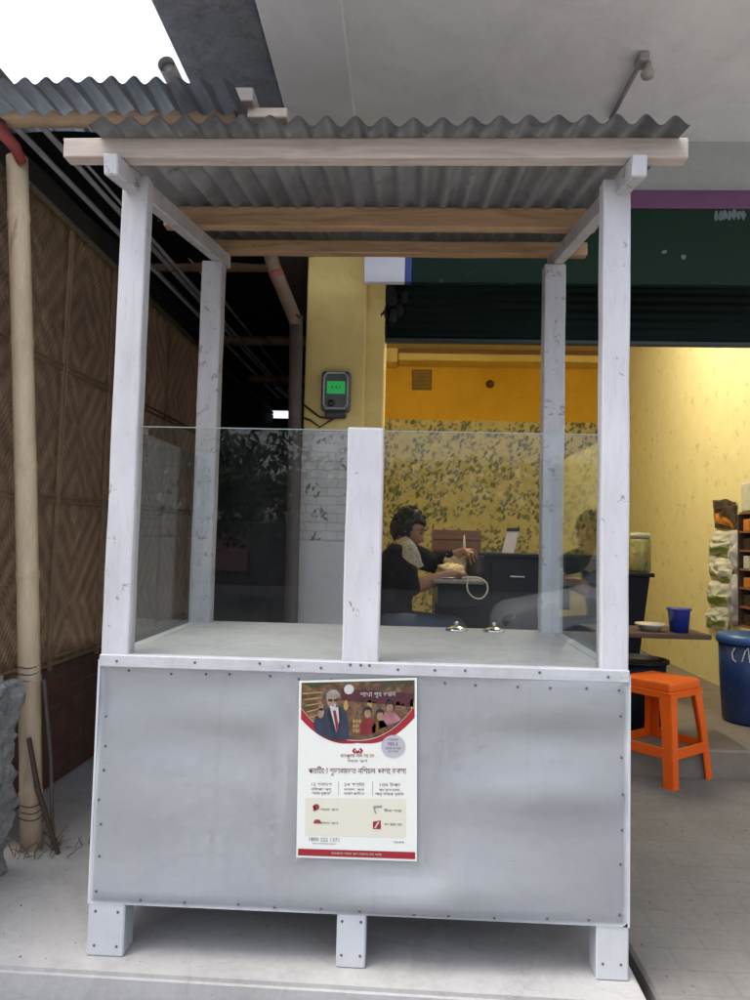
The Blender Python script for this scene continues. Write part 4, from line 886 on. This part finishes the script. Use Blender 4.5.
def finger_chains(w, t, up, tag_):
    d = (t-w); L = d.length; d.normalize(); s_ = d.cross(up).normalized(); u = s_.cross(d)
    out = []
    for i, (off, ln) in enumerate(((-.043, .88), (-.0145, 1.0), (.0145, .94), (.043, .74))):
        b0 = w+d*L*.38+s_*off*.8; l = L*.62*ln
        out.append([(b0, .0088), (b0+d*l*.35+s_*off*.22+u*.012, .0084), (b0+d*l*.7+s_*off*.25-u*(.002+.006*i), .0078), (b0+d*l*.98+s_*off*.22-u*(.022+.008*i), .0068)])
    b0 = w+d*L*.12-s_*.026; out.append([(b0, .011), (b0+d*L*.22-s_*.026, .0105), (b0+d*L*.42-s_*.030-u*.012, .009)])
    return out
extra = []
for w, t, tg in ((wrn, tipn, 'n'), (wrf, tipf, 'f')):
    for ch in finger_chains(w, t, V((0, -.35, 1)) if tg == 'n' else V((0, -.5, 1)), tg):
        extra.append(('c', ch))
def chain_mesh(ch):
    mb = MB().tube([p for p, r in ch], [r for p, r in ch], 10)
    for p, r in (ch[0], ch[-1]): mb.blob(p, (r, r, r), 2)
    me = bpy.data.meshes.new('f'); mb.bm.to_mesh(me); mb.bm.free(); return me
ex = [chain_mesh(c) for _, c in extra]
# head turned to the right, looking down at the work
HM = Matrix.Translation(hd) @ Matrix.Rotation(R(-14), 4, 'Z') @ Matrix.Rotation(R(20), 4, 'Y')
hb = bmesh.new(); bmesh.ops.create_icosphere(hb, subdivisions=4, radius=1)
for v in hb.verts:
    x, y, z = v.co; jaw = max(0, -z); q = V((x*.098*(1-.10*jaw), y*.074*(1-.28*jaw**1.5), z*.118))
    if x > 0: q.x -= .012*max(0, 1-abs(z-.15)/.35)*(1 if abs(y) > .25 else .4)*.6          # eye hollows
    q.x += .034*math.exp(-((y)/.16)**2-((z+.24)/.15)**2)*(x > .3)                            # nose
    q.x += .009*math.exp(-((y)/.26)**2-((z+.50)/.06)**2)*(x > .3) + .010*math.exp(-((y)/.26)**2-((z+.63)/.06)**2)*(x > .3)   # lips
    q.x += .014*math.exp(-((y)/.3)**2-((z+.88)/.14)**2)*(x > .1)                             # chin
    q.x += .006*math.exp(-((z-.30)/.10)**2)*(x > .4)                                        # brow
    v.co = HM @ q
hm = bpy.data.meshes.new('h'); hb.to_mesh(hm); hb.free(); ex.append(hm)
for sy in (-1, 1):
    mb = MB().blob((0, 0, 0), (.026, .010, .034), 2); me = bpy.data.meshes.new('e'); mb.bm.transform(HM@Matrix.Translation(V((-.008, sy*.074, -.008)))@Matrix.Rotation(R(sy*20), 4, 'Z')); mb.bm.to_mesh(me); mb.bm.free(); ex.append(me)
body = skin_body(JT, LK, ex, .0042, 3)
M_SKIN = mat('skin', (.29, .13, .075), .45, .25, 14, bmp=.1)
build('body', MB().mesh(body), M_SKIN, PE)
for sy in (-1, 1):
    build('eye', MB().blob(HM@V((.0865, sy*.031, .010)), (.006, .008, .0045), 2), flat('eye_dark', (.02, .012, .01), .2), PE)
    build('eyebrow', MB().tube([HM@V((.098, sy*.014, .035)), HM@V((.095, sy*.032, .040)), HM@V((.082, sy*.052, .033))], .0022, 6), flat('brow_dark', (.012, .009, .008), .8), PE)
build('lips', MB().tube([HM@V((.092, -.022, -.066)), HM@V((.104, 0, -.064)), HM@V((.092, .022, -.066))], .0035, 6), mat('lips', (.30, .09, .07), .4, .1, 9), PE)
# hair: thick dark shock, swept back into a loose knot
random.seed(9); hr = MB()
Mh = HM
hb2 = bmesh.new(); bmesh.ops.create_icosphere(hb2, subdivisions=4, radius=1)
for v in list(hb2.verts):
    x, y, z = v.co; k = 1+.13*mnoise.noise(v.co*3.1)+.08*mnoise.noise(v.co*8)
    q = V((x*.112*k-.012, y*.092*k, z*.128*k+.012))
    v.co = q
cut = [v for v in hb2.verts if (v.co.x > .045 and v.co.z < .055) or (v.co.z < -.055 and v.co.x > -.05) or v.co.z < -.10]
bmesh.ops.delete(hb2, geom=cut, context='VERTS'); bmesh.ops.solidify(hb2, geom=hb2.faces[:], thickness=.012); hb2.transform(HM); hr._add(hb2, 0, True)
for k in range(120):
    a = random.uniform(0, 2*math.pi); el = random.uniform(.05, 1.45); d = V((math.cos(a)*math.cos(el), math.sin(a)*math.cos(el), math.sin(el)))
    if d.x > .55 and d.z < .5: continue
    b0 = V((d.x*.108-.012, d.y*.088, d.z*.124+.012)); l = random.uniform(.012, .028); dr = (V((-1, d.y*.7, .25))+V((J(.5), J(.5), J(.5)))).normalized()
    hr.tube([HM@(b0*.95), HM@(b0+d*.012+dr*l*.5), HM@(b0+d*.008+dr*l)], [.004, .003, .0008], 5)
M_HAIR = mat('black_hair', (.008, .006, .006), .6, .4, 40, spec=.25)
build('hair', hr, M_HAIR, PE)
# clothes
def grow(names, links, dr, vox=.010, over=None):
    J2 = {}
    for k in names:
        p, r = JT[k]; rr = r if not isinstance(r, tuple) else r[0]; J2[k] = (p, rr+dr)
    if over: J2.update(over)
    return skin_body(J2, links, None, vox, 5)
elc = shn.lerp(eln, .96); elfc = shf.lerp(elf, .98)
top = grow(['hip', 'belly', 'chest', 'neckb', 'shn', 'shf'], [('hip', 'belly'), ('belly', 'chest'), ('chest', 'neckb'), ('chest', 'shn'), ('shn', 'cun'), ('chest', 'shf'), ('shf', 'cuf'), ('cuf', 'cuf2'), ('hip', 'hem')], .020,
    over={'cun': (elc, .062), 'cuf': (elfc, .060), 'cuf2': (elf.lerp(wrf, .55), .048), 'hem': (hip+V((.10, 0, -.07)), .16), 'neckb': (nk-V((0, 0, .012)), .074)})
for v in top.vertices: v.co += v.normal*.006*mnoise.noise(v.co*14)
M_TOP = mat('dark_cotton', (.010, .007, .009), .9, .5, 8, bmp=.3, spec=.1)
build('tunic', MB().mesh(top), M_TOP, PE)
tr = grow(['hn', 'kn', 'hf', 'kf', 'hip'], [('hip', 'hn'), ('hn', 'kn'), ('kn', 'can'), ('hip', 'hf'), ('hf', 'kf'), ('kf', 'caf')], .016, over={'can': (an+V((0, 0, .05)), .062), 'caf': (af+V((0, 0, .05)), .062)})
build('trousers', MB().mesh(tr), mat('slate_cotton', (.06, .08, .125), .85, .3, 8), PE)
def scarfmat():
    mt, n, b = nt('patterned_scarf'); v = coords(n, (38, 38, 38)); ck = node(n, 'ShaderNodeTexVoronoi', i_Scale=1.6); n.links.new(v, ck.inputs['Vector'])
    n.links.new(ramp(n, ck.outputs['Distance'], [(.16, (.16, .14, .12)), (.34, (.60, .56, .48))]), b.inputs['Base Color']); b.inputs['Roughness'].default_value = .85; return mt
# a band from the nape over the near shoulder and down across the chest, lying on the tunic
sc_top = [at(401, 538, PYC-.07), at(406, 546, PYN-.035), at(411, 554, PYN-.075), at(416, 561, PYN-.06), at(421, 567, PYN-.02)]
def scarf(u, v):
    t = u*(len(sc_top)-1); i = min(int(t), len(sc_top)-2); p = sc_top[i].lerp(sc_top[i+1], t-i)
    w = .022+.030*math.sin(math.pi*min(1, u*1.0+.12)); return p + V((1, 0, .55)).normalized()*(v-.5)*2*w + V((0, -.018*math.sin(math.pi*v)-.004*math.sin(v*19), 0))
build('scarf', MB().grid(scarf, 16, 10, thick=.006), scarfmat(), PE)
# bench under the person
BN = thing('wooden_bench', (hip.x, PYC, ZF), 'dark wooden bench the person sits on', 'bench')
zb = hip.z-.135
build('bench_seat', MB().box((hip.x-.18, PYC-.3, zb-.035), (hip.x+.17, PYC+.3, zb), .004), M_DARKWOOD, BN)
for x in (-.15, .14):
    for y in (-.26, .26): build('leg', MB().beam((hip.x+x, PYC+y, zb-.035), (hip.x+x, PYC+y, ZF), .045, .045, .003), M_DARKWOOD, BN)
# work table
wt0, wt1 = at(433, 579, PYN), at(480, 579, PYN); wz = wt0.z
WT = thing('work_table', ((wt0.x+wt1.x)/2, PYC, ZF), 'narrow dark work table in front of the seated person', 'table')
build('tabletop', MB().box((wt0.x, PYN-.06, wz-.022), (wt1.x+.02, PYF+.12, wz), .004), mat('table_edge', (.20, .19, .19), .5, .2, 9), WT)
build('apron', MB().box((wt0.x+.03, PYN-.03, wz-.16), (wt1.x-.01, PYF+.09, wz-.0225), .003), M_BLACK, WT)
for x in (wt0.x+.05, wt1.x-.03):
    for y in (PYN-.01, PYF+.07): build('leg', MB().beam((x, y, wz-.16), (x, y, ZF), .04, .04, .003), M_BLACK, WT)
dg = [at(451, 566, PYC), at(451, 558, PYC+.05)]
db = MB().blob((at(451, 570, PYC).x, PYC-.01, wz+.045), (.085, .075, .044), 4, amp=.35, fr=2.2, seed=3)
tag(build('dough_lump', db, mat('dough', (.66, .55, .27), .5, .1, 6), loc=(at(451, 570, PYC).x, PYC, wz)), 'pale yellow lump of dough under the working hands', 'dough')
bg = MB().blob((at(452, 560, PYC+.13).x, PYC+.15, wz+.075), (.085, .06, .075), 4, amp=.3, fr=2.5, seed=8)
tag(build('flour_bag', bg, mat('tan_bag', (.50, .34, .18), .6, .2, 8), loc=(at(452, 560, PYC+.13).x, PYC+.15, wz)), 'tan cloth bag on the work table behind the dough', 'bag')
c = at(464, 550, PYF+.1); c.z = wz
tag(build('squeeze_bottle', MB().lathe([(.0001, 0), (.026, 0), (.027, .12), (.012, .15), (.010, .2), (.004, at(464, 535, PYF+.1).z-wz), (.0001, at(464, 535, PYF+.1).z-wz)], c, 14), mat('milky_plastic', (.62, .58, .47), .4, .1, 9), loc=c), 'slim white squeeze bottle standing on the work table', 'bottle')
c = at(475, 553, PYF+.05); c.z = wz
tag(build('dark_pot', MB().lathe([(.0001, 0), (.05, 0), (.062, .05), (.055, .13), (.060, .14), (.0001, .14)], c, 18), mat('pot', (.035, .03, .03), .35, .4, 9), loc=c), 'small dark round pot at the far end of the work table', 'pot')
c = at(446, 577.5, PYN-.02); c.z = wz
tag(build('tray', MB().lathe([(.0001, 0), (.065, 0), (.078, .010), (.076, .012), (.062, .004), (.0001, .004)], (c.x, PYN+.06, wz+.0005), 24), M_STEEL, loc=(c.x, PYN+.06, wz)), 'thin steel plate at the near edge of the work table', 'plate')
lp = [at(468, 578, PYN-.07), at(467, 586, PYN-.07), at(469, 593, PYN-.075), at(475, 598, PYN-.075), at(482, 598, PYN-.075), at(487, 592, PYN-.075), at(487, 584, PYN-.07), at(481, 578.5, PYN-.07), at(473, 577, PYN-.065), at(462, 577.5, PYN-.065)]
def smooth_path(P, n=6):
    out = []
    for i in range(len(P)-1):
        a, b, c, d = P[max(0, i-1)], P[i], P[i+1], P[min(len(P)-1, i+2)]
        for k in range(n):
            t = k/n; out.append(.5*((2*b)+(c-a)*t+(2*a-5*b+4*c-d)*t*t+(3*b-a-3*c+d)*t**3))
    return out+[P[-1]]
tag(build('charging_cable', MB().tube(smooth_path(lp), .0045, 7), mat('cream_cable', (.62, .58, .46), .5, .1, 9), loc=lp[0]), 'pale looped cable hanging from the edge of the work table', 'cable')
# ================================================================== SHOP LAMP
TL = thing('tube_light', (1.3, 3.4, 3.36), 'lit fluorescent tube on the shop ceiling, hidden behind the sign and shutter', 'lamp')
build('tube', MB().tube([(1.3, 2.9, 3.36), (1.3, 4.1, 3.36)], .018, 12), flat('tube_glow', (.9, .9, .9), emit=(1.0, .90, .70), es=LAMP), TL)
build('tube_housing', MB().box((1.27, 2.85, 3.39), (1.33, 4.15, 3.44), .004), mat('old_white_plastic', (.42, .40, .36)), TL)

# ================================================================== ACROSS THE ROAD (seen mirrored in the kiosk glass)
M_CAR = flat('car_white', (.74, .75, .77), .25); M_CARG = flat('car_glass', (.02, .025, .03), .1); M_TYRE = flat('tyre', (.015, .015, .016), .8)
x0, yc = 1.2, -6.2
CA = thing('parked_car', (x0+1.9, yc, -.2), 'white hatchback parked across the road, mirrored in the right glass pane', 'car')
prof = [(0, .22), (-.03, .45), (.02, .62), (.12, .72), (.9, .88), (1.05, .92), (1.75, 1.38), (2.4, 1.46), (3.3, 1.42), (3.75, 1.02), (3.82, .7), (3.80, .25), (3.3, .2), (.5, .2)]
b = bmesh.new(); rows = []
for w, kk in ((-.78, .94), (-.72, 1), (.72, 1), (.78, .94)):
    rows.append([b.verts.new((x0+1.9+(px-1.9)*(1 if abs(w) < .75 else .985), yc+w*(1-.14*max(0, pz-.9)/.5), -.2+.2+(pz-.2)*(1 if abs(w) < .75 else .985))) for px, pz in prof])
n_ = len(prof)
for A, Bq in zip(rows, rows[1:]):
    for k in range(n_): b.faces.new((A[k], A[(k+1) % n_], Bq[(k+1) % n_], Bq[k]))
b.faces.new(rows[0]); b.faces.new(rows[-1][::-1]); bmesh.ops.recalc_face_normals(b, faces=b.faces[:])
bmesh.ops.bevel(b, geom=b.edges[:], offset=.03, segments=2, affect='EDGES'); build('body', MB()._add(b, 0, True), M_CAR, CA)
yk = yc+.735
for pts in ([(1.25, .96), (1.80, 1.33), (2.35, 1.39), (2.35, .98)], [(2.42, .98), (2.42, 1.39), (3.2, 1.35), (3.45, 1.02)]):
    build('side_window', MB().poly([(x0+px, yc+.795*(1-.14*max(0, pz-.9)/.5)+.0, -.2+pz) for px, pz in pts], 0, (0, .006, 0)), M_CARG, CA)
build('windscreen', MB().poly([(x0+1.10, yc-.62, .77), (x0+1.10, yc+.62, .77), (x0+1.70, yc+.56, 1.16), (x0+1.70, yc-.56, 1.16)], 0, (-.03, 0, .03)), M_CARG, CA)
build('headlight', MB().blob((x0+.10, yc+.60, .40), (.14, .14, .08), 3), flat('headlight', (.35, .36, .38), .15), CA)
build('grille', MB().box((x0-.035, yc-.45, .12), (x0+.02, yc+.45, .26), .01), M_TYRE, CA)
build('wing_mirror', MB().blob((x0+1.28, yc+.88, .78), (.08, .10, .07), 3), M_CAR, CA)
for px in (.72, 3.08):
    for sy in (-1, 1):
        mb = MB().lathe([(.0001, -.09), (.26, -.09), (.30, -.06), (.30, .06), (.26, .09), (.0001, .09)], n=28); mb.bm.transform(Matrix.Translation((x0+px, yc+sy*.72, .10))@Matrix.Rotation(R(90), 4, 'X'))
        w = build('wheel', mb, M_TYRE, CA)
        mb = MB().lathe([(.0001, -.1), (.18, -.1), (.19, -.02), (.19, .02), (.18, .1), (.0001, .1)], n=20); mb.bm.transform(Matrix.Translation((x0+px, yc+sy*.72, .10))@Matrix.Rotation(R(90), 4, 'X')); build('rim', mb, M_STEEL, w)
M_LEAF = mat('leaf', (.045, .075, .022), .6, .5, 1.5, bmp=0)
def leafcloud(c, rad, n, size, seed):
    random.seed(seed); mb = MB(); bm = mb.bm; c = Vector(c)
    cl = [(Vector((random.gauss(0, .5), random.gauss(0, .5), random.gauss(0, .45))), random.uniform(.25, .5)) for _ in range(14)]
    for k in range(n):
        q, r = random.choice(cl); p = q+Vector((random.gauss(0, 1), random.gauss(0, 1), random.gauss(0, 1)))*r*.5
        p = c+Vector((p.x*rad[0], p.y*rad[1], p.z*rad[2]))
        a = Vector((random.gauss(0, 1), random.gauss(0, 1), random.gauss(0, 1))).normalized(); b2 = a.cross(Vector((random.random(), random.random(), random.random()))).normalized(); s_ = size*random.uniform(.6, 1.3)
        bm.faces.new([bm.verts.new(p+a*s_), bm.verts.new(p+b2*s_*.45), bm.verts.new(p-a*s_), bm.verts.new(p-b2*s_*.45)])
    return mb
for (x, y, hgt, rad, lab, sd) in ((-4.6, -14, 3.6, 1.9, 'leafy tree across the road, mirrored in the left glass pane', 1), (-9.5, -17, 4.2, 2.4, 'taller leafy tree across the road left of the other tree', 2), (6.5, -18, 3.4, 2.2, 'round leafy tree across the road behind the parked car', 3)):
    T = thing('roadside_tree', (x, y, -.2), lab, 'tree', 'trees across the road')
    build('trunk', MB().tube([(x, y, -.2), (x+.1, y, hgt*.35), (x-.05, y+.1, hgt*.6), (x+.2, y, hgt*.9)], [.16, .13, .10, .04], 9), M_DARKWOOD, T)
    build('crown', leafcloud((x, y, hgt*.8), (rad, rad, rad*.75), 2600, .13, sd), M_LEAF, T)
W = thing('boundary_wall', (0, -20, -.2), 'long plastered boundary wall across the road with one pink stretch', 'wall')
build('wall_body', MB().box((-22, -20.2, -.2), (22, -20, 1.7), .02), mat('grey_plaster_wall', (.13, .13, .12), .9, .4, .6), W)
build('pink_stretch', MB().box((-6.5, -19.995, .2), (-4.6, -19.9, 1.3), .01), mat('pink_paint', (.50, .22, .24), .8, .15, 1), W)
o = structure(build('far_trees', leafcloud((0, -26, 1.9), (26, 2, 1.5), 16000, .22, 5), M_LEAF), 'stuff')

# ================================================================== LIGHT
SUN_EL, SUN_AZ = R(66), R(255)       # azimuth clockwise from +Y: the sun stands behind the camera, a little to the left
w = bpy.data.worlds.new('World'); scene.world = w; w.use_nodes = True; n = w.node_tree; n.nodes.clear()
sk = n.nodes.new('ShaderNodeTexSky'); sk.sky_type = 'NISHITA'; sk.sun_disc = False; sk.sun_elevation = SUN_EL; sk.sun_rotation = SUN_AZ
sk.dust_density = 4; sk.air_density = 1.0; sk.ozone_density = 1.0
bg_ = n.nodes.new('ShaderNodeBackground'); bg_.inputs[1].default_value = SKY; o_ = n.nodes.new('ShaderNodeOutputWorld')
hs = n.nodes.new('ShaderNodeHueSaturation'); hs.inputs['Saturation'].default_value = .5      # an overcast sky is nearly colourless
n.links.new(sk.outputs[0], hs.inputs['Color']); n.links.new(hs.outputs[0], bg_.inputs[0]); n.links.new(bg_.outputs[0], o_.inputs[0])
sl_ = bpy.data.lights.new('sun', 'SUN'); sl_.energy = SUNE; sl_.angle = R(40); sl_.color = (1, .96, .90)
so = bpy.data.objects.new('sun', sl_); col.objects.link(so); so.location = (0, -5, 8)
sv = Vector((math.sin(SUN_AZ)*math.cos(SUN_EL), math.cos(SUN_AZ)*math.cos(SUN_EL), math.sin(SUN_EL)))
so.rotation_euler = sv.to_track_quat('Z', 'Y').to_euler()
scene.view_settings.view_transform = 'Standard'; scene.view_settings.look = 'None'; scene.view_settings.gamma = 1; scene.view_settings.exposure = EXPO
scene.render.engine = 'CYCLES'; scene.cycles.use_denoising = True; scene.cycles.max_bounces = 10; scene.cycles.transparent_max_bounces = 16; scene.cycles.diffuse_bounces = 5
